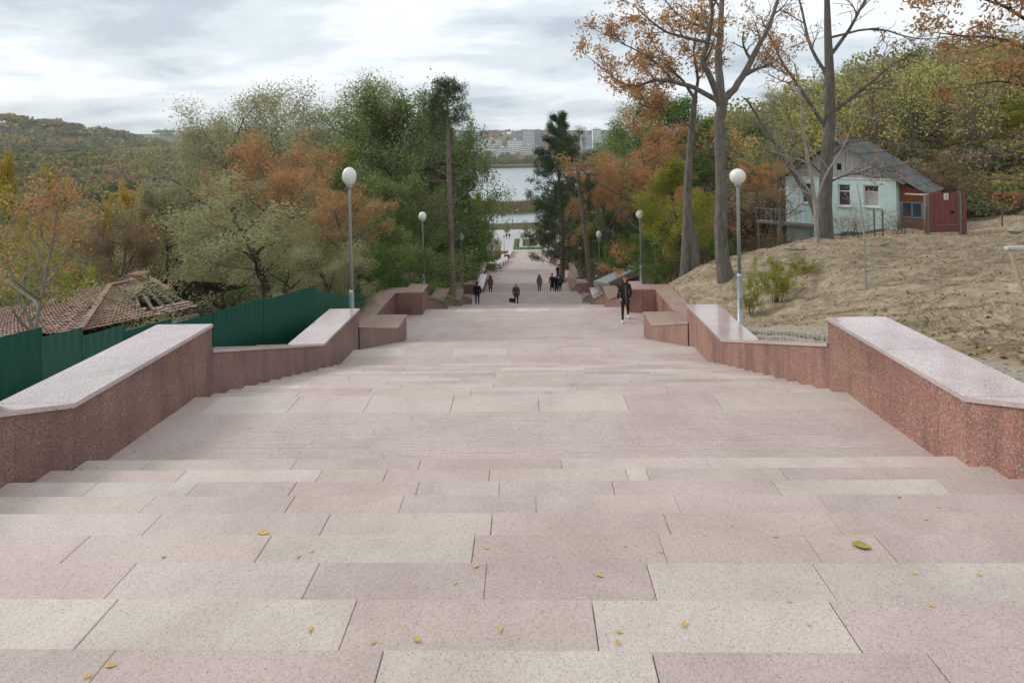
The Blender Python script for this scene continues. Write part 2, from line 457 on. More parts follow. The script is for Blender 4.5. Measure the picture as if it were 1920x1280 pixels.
grass = ramp(nt, nB, [(0.3, (0.07, 0.08, 0.035)), (0.6, (0.17, 0.165, 0.075)), (0.8, (0.25, 0.22, 0.12))])
gm = ramp(nt, nA, [(0.57, (0, 0, 0)), (0.74, (.8, .8, .8))])
sx = N(nt, "ShaderNodeSeparateXYZ"); nt.links.new(v, sx.inputs[0])
wood = ramp(nt, nB, [(0.3, (0.055, 0.05, 0.03)), (0.6, (0.12, 0.095, 0.055)), (0.8, (0.17, 0.13, 0.075))])
lf = math_(nt, 'MULTIPLY', math_(nt, 'LESS_THAN', sx.outputs[0], -5.0), 1.0)
farf = math_(nt, 'GREATER_THAN', math_(nt, 'ADD', sx.outputs[1], math_(nt, 'MULTIPLY', nA, 6.0)), 33.0)
wm = math_(nt, 'MAXIMUM', lf, farf)
colr = mixc(nt, gm, soil, grass)
colr = mixc(nt, 1.0, colr, ramp(nt, noise(nt, v, 0.9, 6, .7, .9), [(.34, (.66, .64, .58)), (.5, (1, 1, 1)), (.7, (1.1, 1.08, 1.02))]), 'MULTIPLY')
colr = mixc(nt, wm, colr, wood)
vfar = math_(nt, 'GREATER_THAN', sx.outputs[1], 235.0)
colr = mixc(nt, vfar, colr, ramp(nt, noise(nt, v, .03, 5), [(.3, (.10, .115, .05)), (.7, (.19, .175, .085))]))
colr = mixc(nt, 1.0, colr, mixc(nt, nC, (0.7, 0.7, 0.7), (1.25, 1.25, 1.25)), 'MULTIPLY')
hsum = math_(nt, 'ADD', nB, math_(nt, 'MULTIPLY', nC, 0.4))
bsdf(nt, out, colr, 0.95, 0.1, bump=hsum, bstr=0.9, bdist=0.10)
GROUND = obj("ground", arr_mesh("ground", np.c_[gx.ravel(), gy.ravel(), gz.ravel()], GF, [m], smooth=True))
tag(GROUND, "bare brown soil and leaf litter sloping beside the stairs", kind="structure")

# ------------------------------------------------------------------ lake
m, nt, out = mat("lake_water")
v = pos(nt)
mp = N(nt, "ShaderNodeMapping"); mp.inputs["Scale"].default_value = (0.5, 1.4, 1); nt.links.new(v, mp.inputs[0])
bsdf(nt, out, (0.34, 0.38, 0.385), 0.32, 0.5, bump=noise(nt, mp.outputs[0], 0.5, 5, 0.6), bstr=0.04, bdist=0.1)
LV = []; LF = []
LXs = np.linspace(-260, 460, 37); LYs = np.linspace(212, 762, 23)
a_, b_ = np.meshgrid(LXs, LYs)
ii = np.arange(a_.size).reshape(a_.shape)
lake = obj("lake_water", arr_mesh("lake_water", np.c_[a_.ravel(), b_.ravel(), np.full(a_.size, LAKE_Z)], np.stack([ii[:-1, :-1], ii[:-1, 1:], ii[1:, 1:], ii[1:, :-1]], -1).reshape(-1, 4), [m]))
tag(lake, "calm pale grey lake at the foot of the stairs", kind="structure")

# ------------------------------------------------------------------ staircase
STAIR = empty("staircase", (0, 0, 0), label="wide pink granite staircase descending to the lake", kind="structure")
TONES = {0: (1.065, 1.07, 1.045, 1), 1: (1.03, 1.01, 0.985, 1), 2: (0.97, 0.91, 0.905, 1), 3: (0.92, 0.85, 0.85, 1), 4: (0.995, 0.955, 0.94, 1)}
slab_n = 0
def slab(x0, x1, y0, y1, ztop, h, tone, gap=0.0035):
    global slab_n
    gap = RNG.uniform(0.0006, 0.0026)
    w, d = x1 - x0 - 2 * gap, y1 - y0 - 0.004
    b = MB(); b.cbox(-w / 2, w / 2, -d / 2, d / 2, -h, 0, 0.0035)
    o = obj("step_slab", b.mesh("step_slab", M_SLAB), STAIR, loc=((x0 + x1) / 2, (y0 + y1) / 2, ztop + RNG.normal() * 0.0012))
    o.rotation_euler = (RNG.normal() * 0.0016, RNG.normal() * 0.0012, 0)
    t = TONES[tone]; k = 1 + RNG.normal() * 0.035
    o.color = (t[0] * k * (1 + RNG.normal() * .006), t[1] * k, t[2] * k * (1 + RNG.normal() * .006), 1)
    slab_n += 1
def px2x(px, y, z):
    """world x of the picture column px on a line at depth y, height z"""
    lo, hi = -8.0, 8.0
    c, s = math.cos(ROLL), math.sin(ROLL)
    for _ in range(40):
        mdl = (lo + hi) / 2
        r = np.array([mdl - CX, y, z]); d = r @ FWD
        a, b = r @ RIGHT / d * F, -(r @ UP) / d * F
        if 960 + a * c + b * s < px: lo = mdl
        else: hi = mdl
    return lo
# joints and tones read row by row for the nearest treads: px of each joint, tones left to right
ROWS = {3: ([140, 692, 1247, 1818], [1, 2, 0, 3, 2]), 4: ([158, 643, 1120, 1603], [0, 0, 2, 0, 2]), 5: ([205, 572, 908, 1228, 1562], [2, 4, 2, 2, 0, 0]),
        6: ([120, 480, 885, 1250, 1540, 1680], [2, 4, 0, 2, 2, 4, 3]), 7: ([268, 600, 920, 1258, 1580], [0, 0, 1, 4, 2, 2]), 8: ([258, 532, 747, 1006, 1277, 1560], [1, 4, 2, 4, 4, 2, 2]),
        9: ([150, 346, 538, 778, 935, 1154, 1467, 1790], [1, 0, 4, 2, 4, 2, 4, 0, 2]), 10: ([170, 325, 590, 716, 916, 1180, 1220, 1480, 1625, 1790], [2, 4, 0, 1, 2, 1, 0, 1, 2, 4, 4])}
prev = None
def random_row(y0, y1, z, h):
    """one tread of slabs 1.1 to 1.6 m long with staggered joints"""
    xs = [-W2 - 0.03]; x = -W2 + RNG.uniform(0.25, 1.3)
    while x < W2 - 0.3:
        xs.append(x); x += RNG.uniform(1.05, 1.65)
    xs.append(W2 + 0.03)
    for a, b in zip(xs[:-1], xs[1:]):
        slab(a, b, y0, y1, z, h, int(RNG.choice([0, 1, 1, 2, 2, 3, 4, 4], p=None)))
joined = MB()
bedding = MB()
for fi, (a, b, z0, z1, n) in enumerate(FL):
    r = (z0 - z1) / n; t = (b - a) / (n - 1)
    for k in range(1, n):
        ya, yb = a + (k - 1) * t, a + k * t
        zt = z0 - k * r
        if fi == 0 and k in ROWS:
            jx, tn = ROWS[k]
            xs = [-W2 - .03] + [px2x(q, (ya + yb) / 2, zt) for q in jx] + [W2 + .03]
            xs2, tn2 = [xs[0]], []
            for i in range(1, len(xs)):
                if xs[i] <= -W2 + .1 or (xs[i] >= W2 - .1 and i < len(xs) - 1): continue
                xs2.append(xs[i]); tn2.append(tn[min(i - 1, len(tn) - 1)])
            for q0, q1, tt in zip(xs2[:-1], xs2[1:], tn2): slab(q0, q1, ya, yb, zt, r - 0.004, tt)
        elif fi <= 1:
            random_row(ya, yb, zt, r - 0.004)
        else:
            x = -W2 - .03
            while x < W2 - .01:
                x1 = min(W2 + .03, x + RNG.uniform(1.1, 1.6))
                if W2 - x1 < 0.4: x1 = W2 + .03
                joined.cbox(x + .003, x1 - .003, ya, yb - .003, zt - r + .003, zt, 0.005); x = x1
    # bedding wedge under the treads
    bedding.prism_x(-W2 - 0.05, W2 + 0.05, [(a - 0.01, z0 - r - .15), (a - .01, z0 - .2), (b + .01, z1 - .16), (b + .01, z1 - 1.2), (a - .01, z0 - 1.4)])
lands = [(-4.0, 0.9, -1.5, -1.5)] + [(FL[i][1], FL[i + 1][0], FL[i][3], FL[i + 1][2]) for i in range(len(FL) - 1)] + [(146.0, 155.0, -29.45, -29.58)]
ALC = {2: (18.85, 23.4), 5: (41.85, 46.4), 7: (63.2, 73.0), 12: (120.5, 128.0)}          # landings with seating alcoves, by flight
setts = MB()
for li, (a, b, z0, z1) in enumerate(lands):
    wx = 5.27 if (li - 1) in ALC else W2
    bedding.prism_x(-wx - .03, wx + .03, [(a + .02, z0 - .05), (b - .02, z1 - .05), (b - .02, z1 - 1.0), (a + .02, z0 - 1.0)])
    bw = 0.46
    zf = lambda y: z0 + (z1 - z0) * (y - a) / (b - a)
    if li <= 3:                                   # the border row of big slabs at the lower edge
        if li == 1:
            xs = [-W2 - .03] + [px2x(q, b - bw / 2, z1) for q in (395, 550, 690, 848, 1010, 1174, 1345)] + [W2 + .03]
            tn = [2, 0, 4, 1, 1, 1, 3, 1]
        else:
            xs = [-W2 - .03] + list(np.cumsum(RNG.uniform(1.15, 1.45, 5)) - W2) + [W2 + .03]; tn = list(RNG.integers(0, 5, 9))
        for q0, q1, tt in zip(xs[:-1], xs[1:], tn): slab(q0, q1, b - bw, b, zf(b - bw / 2), 0.12, int(tt))
    else:
        joined.cbox(-W2 - .03, W2 + .03, b - bw, b, zf(b) - .12, zf(b - bw / 2), .005)
    # small sawn setts laid in courses across
    y = a + 0.004
    dep = 0.06 if b < 25 else 0.24 if b < 60 else 0.6
    while y < b - bw - 0.02:
        y2 = min(y + dep * RNG.uniform(0.85, 1.15), b - bw - .004)
        if b < 8 or 13 < b < 14:
            x = -W2 - .03 - RNG.uniform(0, .2)
            while x < W2:
                x2 = x + RNG.uniform(0.3, 0.95)
                zz = zf((y + y2) / 2) + RNG.normal() * 0.0006
                setts.cbox(max(x, -W2 - .03) + .0005, min(x2, W2 + .03) - .0005, y + 0.0014, y2 - 0.0014, zz - .06, zz, 0.002)
                x = x2
        else:
            zz = zf((y + y2) / 2) + RNG.normal() * 0.0012
            inal = (li - 1) in ALC and y > a + 0.75 and y2 < b - 0.75
            ww = 5.27 if inal else W2 + .03
            x = -ww
            while x < ww - .01:
                x2 = min(ww, x + RNG.uniform(.9, 2.2))
                setts.cbox(x + .001, x2 - .001, y + .002, y2 - .002, zz - .06, zz + RNG.normal() * .001, 0.003); x = x2
        y = y2
    if li == 0 or True: pass
o = joined.build("lower_step_slabs", M_SLAB, STAIR); o["kind"] = "stuff"; o.color = (0.97, 0.93, 0.92, 1)
o = setts.build("landing_setts", M_SETT, STAIR); o["kind"] = "stuff"; o.color = (1.06, 1.01, 0.975, 1)
bedding.build("step_bedding", M_JOINT, STAIR)

# ------------------------------------------------------------------ parapet walls
def prof_z(kn, y): return float(np.interp(y, [k[0] for k in kn], [k[1] for k in kn]))
CT_ = 0.045                                     # cap slab thickness
def tint(base, sd=0.05):
    k = 1 + RNG.normal() * sd
    return (base[0] * k, base[1] * k * (1 + RNG.normal() * .02), base[2] * k, 1)
CAPT = [(1, 1, 1)]
def run(root, side, kn, detail, tone, xin=W2, xout=4.90, low=1.1, panel_in=True):
    """a stretch of wall along the stairs with the top profile kn [(y, z)...], capped and clad"""
    s = side
    ys = [k[0] for k in kn]
    core = MB()
    bot = [(y, float(zs(y)) - low) for y in sorted(set(ys + list(np.arange(ys[0], ys[-1], 1.5))))]
    poly = [(y, z - CT_) for y, z in kn] + bot[::-1]
    core.prism_x(s * (xin + 0.045), s * (xout - 0.03), poly)
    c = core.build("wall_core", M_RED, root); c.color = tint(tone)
    # cap slabs
    cuts = []
    for (y0, z0), (y1, z1) in zip(kn[:-1], kn[1:]):
        n = max(1, round((y1 - y0) / 1.45)) if detail else 1
        cuts += [(y0 + (y1 - y0) * i / n, y0 + (y1 - y0) * (i + 1) / n) for i in range(n)]
    for ya, yb in cuts:
        za_, zb_ = prof_z(kn, ya), prof_z(kn, yb)
        cb = MB(); x0, x1 = s * (xin - 0.02), s * xout
        e_ = 0.0015
        ym, zm = (ya + yb) / 2, (za_ + zb_) / 2
        cb.prism_x(x0, x1, [(ya + e_ - ym, za_ - CT_ - zm), (ya + e_ - ym, za_ - .004 - zm), (ya + e_ + .004 - ym, za_ - zm), (yb - e_ - .004 - ym, zb_ - zm), (yb - e_ - ym, zb_ - .004 - zm), (yb - e_ - ym, zb_ - CT_ - zm)])
        o = cb.build("cap_slab", M_CAP, root, loc=(0, ym, zm)); o.color = tint(CAPT[0], 0.04)
    if detail and panel_in:
        edges = sorted(set([y for y in ys] + [y for y in np.arange(ys[0] + .95, ys[-1] - .3, 0.95)]))
        edges = [y for i, y in enumerate(edges) if i == 0 or y - edges[i - 1] > 0.25 or y in ys]
        for ya, yb in zip(edges[:-1], edges[1:]):
            za_, zb_ = prof_z(kn, ya) - CT_ - .002, prof_z(kn, yb) - CT_ - .002
            pb = MB(); g_ = .0013
            b0, b1 = float(zs(ya)) - .35, float(zs(yb)) - .35
            ym, zm = (ya + yb) / 2, (za_ + b1) / 2
            pb.prism_x(s * xin, s * (xin + .04), [(ya + g_ - ym, za_ - zm), (yb - g_ - ym, zb_ - zm), (yb - g_ - ym, b1 - zm), (ya + g_ - ym, b0 - zm)])
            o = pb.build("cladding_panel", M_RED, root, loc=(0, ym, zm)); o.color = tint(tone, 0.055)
def cross(root, side, x0, x1, y0, y1, ztop, detail, tone, face=True):
    """an arm of the alcove running across, its camera side clad"""
    s = side; core = MB()
    zb = float(zs(y1)) - 1.0
    core.box(min(s * x0, s * x1), max(s * x0, s * x1), y0 + 0.03, y1, zb, ztop - CT_)
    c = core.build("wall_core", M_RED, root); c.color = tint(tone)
    cb = MB(); cb.cbox(min(s * (x0 - .02), s * x1), max(s * (x0 - .02), s * x1), y0 - .02, y1 + .0, ztop - CT_ + .001, ztop + .0015, .004)
    o = cb.build("cap_slab", M_CAP, root); o.color = tint(CAPT[0], .04)
    if face:
        n = 2 if detail else 1
        for i in range(n):
            xa, xb = x0 + (x1 - x0) * i / n, x0 + (x1 - x0) * (i + 1) / n
            pb = MB(); pb.box(min(s * xa, s * xb) + .002, max(s * xa, s * xb) - .002, y0, y0 + .028, zb + .5, ztop - CT_ - .002)
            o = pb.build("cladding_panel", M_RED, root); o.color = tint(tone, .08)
ORD = ["first", "second", "third", "fourth", "fifth", "sixth", "seventh", "eighth", "ninth", "tenth", "eleventh", "twelfth", "thirteenth", "fourteenth", "fifteenth"]
TONE = {-1: (0.93, 1.02, 1.06), 1: (1.34, 1.37, 1.32)}  # right walls: redder stone, also brightened in colour as if lit from the left
for side in (-1, 1):
    sn = "left" if side < 0 else "right"
    for i, (a, b, z0, z1, n) in enumerate(FL):
        det = i < 3
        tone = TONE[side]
        sl = (z1 - z0) / (b - a)
        zl = z1 + 0.82 if i else -2.375
        ylev = b - 0.62 if i else 5.2
        y0 = a + 0.40 if i else -3.0
        zst = zl - sl * (ylev - y0) if i else zl - sl * (ylev - 0.6)
        yend = FL[i + 1][0] + 0.5 if i + 1 < len(FL) else 154.0
        if i == 0: yend = 7.54
        kn = [(y0, zst), (ylev, zl)] if i else [(-3.0, zst), (0.6, zst), (ylev, zl)]
        what = {0: "nearest red granite wall with broad polished cap", 1: "second red granite wall, sloping then level", 2: "red granite wall bending out round the nearest alcove"}.get(i)
        lab = (f"{what}, on the {sn} of the stairs" if what else f"{ORD[i]} red granite parapet down the {sn} side of the stairs")
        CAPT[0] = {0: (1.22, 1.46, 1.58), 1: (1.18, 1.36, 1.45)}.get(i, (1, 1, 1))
        root = empty("granite_parapet", (0, 0, 0), label=lab, cat="parapet", group="granite parapets along the stairs")
        if i in ALC:
            la, lb = ALC[i]
            lb2 = min(lb, la + 4.55) if i < 7 else lb
            run(root, side, kn + [(la + .75, zl)], det, tone)
            # alcove: arm out, back run, arm in, then the inner line again
            cross(root, side, W2 + .76, 5.97, la - .42, la + .75, zl, det, tone, face=False)
            run(root, side, [(la + .752, zl), (lb - .78, zl)], det, tone, xin=5.25, xout=5.97, low=1.0)
            cross(root, side, W2 + .76, 5.97, lb - .78, lb - .05, zl, det, tone)
            ar = MB()
            run(root, side, [(lb - .78, zl), (yend, zl)], det, tone)
            pb = MB(); pb.box(min(side * (W2 + .012), side * (W2 + .755)), max(side * (W2 + .012), side * (W2 + .755)), lb - .80, lb - .78, zl - 1.6, zl - CT_ - .003)
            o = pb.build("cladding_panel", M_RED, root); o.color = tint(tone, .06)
        else:
            run(root, side, kn + [(yend, zl)], det, tone)

# ------------------------------------------------------------------ plaza at the lake
m, nt, out = mat("plaza_paving")
v = pos(nt)
br = N(nt, "ShaderNodeTexBrick"); br.inputs["Scale"].default_value = 0.6; br.inputs["Mortar Size"].default_value = 0.015
br.inputs["Color1"].default_value = (0.36, 0.345, 0.345, 1); br.inputs["Color2"].default_value = (0.42, 0.40, 0.395, 1); br.inputs["Mortar"].default_value = (0.26, 0.25, 0.25, 1)
nt.links.new(v, br.inputs["Vector"])
bsdf(nt, out, mixc(nt, noise(nt, v, .4, 5), br.outputs[0], (0.46, 0.44, 0.43)), 0.8, 0.3)
PL = MB()
for i, (y0, y1) in enumerate(((155.0, 176.5), (176.5, 220.5))):
    z0, z1 = float(zs(y0)), float(zs(y1))
    PL.prism_x(-46, 46, [(y0, z0), (y1, z1), (y1, z1 - 2.5), (y0, z0 - 2.5)])
PLZ = PL.build("plaza", m)
tag(PLZ, "grey paved plaza between stairs and lake", kind="structure")
# ------------------------------------------------------------------ street lamps
M_POLE = simple("galvanised_steel", (0.36, 0.385, 0.40), 0.45, 0.5, 0.55, 0.12, 9)
m, nt, out = mat("opal_globe")
bsdf(nt, out, mixc(nt, noise(nt, pos(nt), 5, 4), (0.70, 0.68, 0.60), (0.80, 0.79, 0.72)), 0.28, 0.5)
M_GLOBE = m
LAMP_H = 3.72
def make_lamp():
    root = empty("street_lamp")
    b = MB(); b.lathe([(0.13, -.25), (0.13, 0.02), (0.075, 0.05), (0.072, 1.28), (0.055, 1.36)], 14); b.build("lower_pole", M_POLE, root, True)
    b = MB(); b.lathe([(0.048, 1.34), (0.042, LAMP_H - .05), (0.04, LAMP_H)], 12); b.build("upper_pole", M_POLE, root, True)
    b = MB(); b.lathe([(0.045, LAMP_H - .10), (0.09, LAMP_H - .07), (0.095, LAMP_H - .01), (0.08, LAMP_H + .03)], 14); b.build("globe_collar", M_POLE, root, True)
    b = MB(); b.sphere((0, 0, LAMP_H + .18), 0.205, 14); b.build("lamp_globe", M_GLOBE, root, True)
    b = MB(); b.box(-.03, .03, -.078, -.070, .45, .75); b.build("service_door", M_POLE, root)
    return root
def copy_tree(o, parent=None):
    c = o.copy(); COL.objects.link(c); c.parent = parent
    for ch in list(o.children): copy_tree(ch, c)
    return c
LAMPS = [(P(655, 334, 16.2), "street lamp with white globe rising behind the second wall on the left"),
         (P(792, 407, 29.0), "street lamp in front of dark foliage, second from the left edge"),
         (P(865, 446, 44.6), "street lamp with white globe beside the bare pine trunk"),
         (P(893, 469, 62.7), "small street lamp behind the man in black on the left"),
         (P(922, 457, 76.0), "distant street lamp against yellow-green shrubs left of the stairs"),
         (P(1383, 331, 14.8), "tallest-looking street lamp, on the soil bank in front of the big tree"),
         (P(1200, 402, 28.2), "street lamp before the yellow-green tree, right of the woman in black"),
         (P(1122.7, 442, 44.2), "street lamp beside the leaning pine trunk right of the stairs"),
         (P(1117.5, 446, 56.0), "thin street lamp just behind another lamp, by the concrete ramp"),
         (P(1087, 466, 61.0), "small street lamp over the far right alcove wall"),
         (P(1062, 454, 80.0), "far street lamp under the right-hand trees, by the leaning dark trunk"),
         (P(1050, 452, 96.0), "tiny far street lamp right of the flower bed"),
         (P(945, 443, 118.0), "tiny far street lamp at the left edge of the lower stairs")]
lamp0 = make_lamp()
for i, (q, lab) in enumerate(LAMPS):
    o = lamp0 if i == 0 else copy_tree(lamp0)
    gz_ = g(q[0], q[1]); top = q[2] - LAMP_H - .18
    o.location = (q[0], q[1], min(top, gz_ + 0.12)); o.scale = (1, 1, (q[2] - .18 - o.location[2]) / LAMP_H if top > gz_ + .12 else 1)
    tag(o, lab, "street lamp", "globe lamps along the stairs")

# ------------------------------------------------------------------ green sheet-metal fence, left
m, nt, out = mat("green_sheet")
v = pos(nt)
bsdf(nt, out, mixc(nt, noise(nt, v, 2.2, 5, .6), (0.003, 0.048, 0.028), (0.006, 0.072, 0.044)), 0.55, 0.25, bump=noise(nt, v, 8, 3), bstr=0.05)
M_GREEN = m
m, nt, out = mat("green_sheet_bright")
v = pos(nt)
bsdf(nt, out, mixc(nt, noise(nt, v, 2.2, 5, .6), (0.006, 0.062, 0.039), (0.010, 0.082, 0.053)), 0.5, 0.35)
M_GREEN2 = m
FENCE = empty("sheet_metal_fence", (-7.5, 10, -5), label="dark green corrugated sheet-metal fence with stepped top before the ruined roof", cat="fence")
def sheet(a, b, z0, z1, mt, name="fence_panel", z2=None):
    """corrugated sheet between plan points a and b"""
    a = np.array(a, float); b = np.array(b, float); d = b - a; L = np.linalg.norm(d); d /= L; nrm = np.array([-d[1], d[0]])
    n = max(2, int(L / 0.115)); V = []; step = L / n
    for i in range(n):
        for (t, h) in ((0.0, 0.0), (0.38, 0.0), (0.5, 0.009), (0.88, 0.009)):
            q = a + d * (i + t) * step + nrm * h; V.append(q)
    V.append(b)
    V = np.array(V); k = len(V)
    vv = np.r_[np.c_[V, np.full(k, z0)], np.c_[V, np.linspace(z1, z1 if z2 is None else z2, k)]] - np.array([-7.5, 10, -5])
    ff = [(i, i + 1, k + i + 1, k + i) for i in range(k - 1)]
    me = arr_mesh(name, vv, np.array(ff), [mt])
    o = obj(name, me, FENCE)
    md = o.modifiers.new("thick", 'SOLIDIFY'); md.thickness = 0.004
    return o
fa = P(-160, 660, 8.3); fb = P(585, 541, 14.6)
fa, fb = fa[:2], fb[:2]
# joints of the stepped top in picture columns with the top row at each panel's start and end
tops = [(-160, 662, -75, 646), (-75, 652, 0, 633), (0, 632, 76, 614), (78, 636, 152, 611), (154, 632, 232, 608), (234, 622, 318, 597), (320, 611, 398, 584), (400, 585, 492, 559), (494, 560, 585, 539)]
def fence_at(px):
    c, s = math.cos(ROLL), math.sin(ROLL); lo, hi = -0.3, 1.3
    for _ in range(40):
        t = (lo + hi) / 2; q = fa + (fb - fa) * t; r = np.array([q[0] - CX, q[1], -3.5]); dd = r @ FWD
        x = 960 + (r @ RIGHT / dd * F) * c + (3.5 / dd * F) * s
        if x < px: lo = t
        else: hi = t
    q = fa + (fb - fa) * lo
    return q, float(np.array([q[0] - CX, q[1], 0]) @ FWD)
for i, (x0, y0, x1, y1) in enumerate(tops):
    qa, da = fence_at(x0); qb, db = fence_at(x1)
    zt = (P(x0, y0, da)[2] + P(x1, y1, db)[2]) / 2
    qb, _ = fence_at(x1 + 4)
    zb = min(g(*qa), g(*qb)) - 0.25
    sheet(qa, qb, zb, zt, M_GREEN2 if i in (3, 4) else M_GREEN)
    b = MB(); pq = qa + np.array([-.05, .06]); b.box(pq[0] - .03 + 7.5, pq[0] + .03 + 7.5, pq[1] - .03 - 10, pq[1] + .03 - 10, zb + 5, zt - .08 + 5); b.build("fence_post", M_POLE, FENCE)
# after the corner the fence follows the stairs downhill
cur = fb.copy(); zt = P(585, 541, 14.6)[2]
nxt = [(P(640, 556, 18.0)), (P(690, 552, 21.5)), (P(735, 552, 25))]
for q in nxt:
    e2 = np.array([q[0], q[1]])
    n = max(1, int(np.linalg.norm(e2 - cur) / 1.15))
    for k in range(n):
        qa = cur + (e2 - cur) * k / n; qb = cur + (e2 - cur) * (k + 1) / n
        z_a = zt + (q[2] - zt) * k / n; z_b = zt + (q[2] - zt) * (k + 1) / n
        sheet(qa, qb + (qb - qa) * .02, min(g(*qa), g(*qb)) - .25, z_a, M_GREEN, z2=z_b)
    cur = e2; zt = q[2]

# ------------------------------------------------------------------ ruined house below the fence
m, nt, out = mat("clay_tile")
v = pos(nt)
vo = N(nt, "ShaderNodeTexVoronoi"); vo.inputs["Scale"].default_value = 3.6; nt.links.new(v, vo.inputs["Vector"])
sc_ = N(nt, "ShaderNodeSeparateColor"); nt.links.new(vo.outputs["Color"], sc_.inputs[0])
c = ramp(nt, sc_.outputs[0], [(0, (0.30, 0.18, 0.15)), (0.4, (0.40, 0.25, 0.21)), (0.7, (0.48, 0.315, 0.265)), (0.9, (0.34, 0.26, 0.225))])
c = mixc(nt, 1.0, c, ramp(nt, noise(nt, v, 1.1, 6, .65, .5), [(0.3, (0.6, 0.56, 0.5)), (0.6, (1, 1, 1))]), 'MULTIPLY')
bsdf(nt, out, c, 0.85, 0.2)
M_TILE = m
M_OLDWOOD = simple("weathered_wood", (0.20, 0.175, 0.15), 0.9, 0.15, 0, 0.4, 5, .3)
M_DARK = simple("dark_interior", (0.02, 0.018, 0.016), 0.95, 0.05)
M_PLASTER = simple("old_plaster", (0.42, 0.38, 0.33), 0.9, 0.15, 0, .3, 3)
M_BRICK = simple("chimney_brick", (0.25, 0.14, 0.105), 0.9, 0.15, 0, .35, 8, .4)
RA = P(150, 622, 21.0); RZ0 = RA[2]
ruin = empty("ruined_house", (RA[0], RA[1], RA[2] - 2.4), label="ruined house with red clay tile roof, chimney and collapsed hole behind green fence", cat="house")
RO = np.array([RA[0], RA[1], RA[2] - 2.4])
def R_(p): return np.asarray(p, float) - RO
# roof corners: the near hip foot A, ridge ends B C, far right eave D, left eave E
rA = RA
rB = P(206, 536, 24.5); rC = P(276, 521, 28.0)
rD = P(372, 575, 25.0); rE = P(-70, 640, 23.0)
rB2 = P(-20, 585, 30.0)
def tile_plane(p00, p10, p11, p01, nu, nv, hole=None, name="roof_tiles", lift=0.03, rng=RNG):
    """courses of overlapping tiles on the quad p00-p10 (eave) to p01-p11 (top)"""
    b = MB(); nrm = np.cross(p10 - p00, p01 - p00); nrm /= np.linalg.norm(nrm)
    if nrm[2] < 0: nrm = -nrm
    def S(u, v_): return (1 - u) * (1 - v_) * p00 + u * (1 - v_) * p10 + u * v_ * p11 + (1 - u) * v_ * p01
    for j in range(nv):
        lw = np.linalg.norm(S(1, (j + .5) / nv) - S(0, (j + .5) / nv)); nn = max(1, int(nu * lw / np.linalg.norm(p10 - p00)))
        for i in range(nn):
            u0, u1 = (i + .02) / nn, (i + .98) / nn; v0, v1 = j / nv, min(1, (j + 1.18) / nv)
            if hole and hole((u0 + u1) / 2, (v0 + v1) / 2): continue
            if rng.random() < 0.012: continue
            h = lift + rng.normal() * 0.006; sk = rng.normal() * 0.004
            q = [S(u0, v0 + sk) + nrm * (h + .02), S(u1, v0 + sk) + nrm * (h + .02), S(u1, v1) + nrm * .005, S(u0, v1) + nrm * .005, S((u0 + u1) / 2, v0 + sk) + nrm * (h + .05), S((u0 + u1) / 2, v1) + nrm * .03]
            b.add([R_(x) for x in q], [(0, 4, 5, 3), (4, 1, 2, 5)])
    me = b.mesh(name, M_TILE, fix=False)
    o = obj(name, me, ruin); o["kind"] = "stuff"
    sd = o.modifiers.new("t", 'SOLIDIFY'); sd.thickness = 0.02
    return o
def hole_fn(u, v_):
    return ((u - .66) / .20) ** 2 + ((v_ - .40) / .26) ** 2 < 1 + 0.35 * math.sin(u * 31) * math.cos(v_ * 27) or (u > .70 and .18 < v_ < .80)
tile_plane(rE, rA, rB, rB2, 26, 20)
tile_plane(rA, rD, rC, rB, 30, 17, hole_fn)
bk = MB()
back = (rC + rB) / 2 + np.array([1.5, 6.0, -2.6])
far_l = rB2 + np.array([0.5, 4.0, -2.0])
bk.add([R_(x) for x in (rB, rC, rD + np.array([.4, 4.5, -.2]), far_l, rB2)], [(0, 1, 2, 3, 4)])
bk.build("back_roof_slope", M_TILE, ruin)
# ridge and hip tiles
for (p, q) in ((rB, rC), (rA, rB), (rB2, rB), (rC, rD)):
    n = int(np.linalg.norm(q - p) / 0.33)
    for k in range(n):
        a0 = p + (q - p) * k / n; a1 = p + (q - p) * min(1, (k + 1.12) / n)
        if p is rC and k > n * .45: continue
        b = MB(); b.bar(R_(a0) + np.array([0, 0, .05]), R_(a1) + np.array([0, 0, .065]), .2, .07); b.build("ridge_tile", M_TILE, ruin)
# rafters and battens in the hole
def S2(u, v_): return (1 - u) * (1 - v_) * rA + u * (1 - v_) * rD + u * v_ * rC + (1 - u) * v_ * rB
for u in (.50, .62, .74, .86, .97):
    b = MB(); b.bar(R_(S2(u, .02)) - np.array([0, 0, .08]), R_(S2(u, .95)) - np.array([0, 0, .08]), .09, .12); b.build("rafter", M_OLDWOOD, ruin)
for k in range(9):
    v_ = .12 + k * .075
    b = MB(); b.bar(R_(S2(.70 + .03 * math.sin(k * 3), v_)) - np.array([0, 0, .0]), R_(S2(.99, v_ + .01 * math.sin(k))) - np.array([0, 0, .0]), .05, .035); b.build("batten", M_OLDWOOD, ruin)
b = MB(); dn = np.array([0, 0, -1.0])
fl = [rE, rA, rD, rD + np.array([.4, 4.5, -.2]), far_l]
b.add([R_(x) + dn for x in fl], [(0, 1, 2, 3, 4)])
b.build("attic_floor", M_DARK, ruin)
for p, q in ((rE, rA), (rA, rD)):
    b = MB(); b.bar(R_(p * .97 + q * .03) + np.array([0, 0, -1.9]), R_(q * .97 + p * .03) + np.array([0, 0, -1.9]), .3, 3.2); b.build("wall", M_PLASTER, ruin)
ch = P(261, 520, 27.2)
chim = MB()
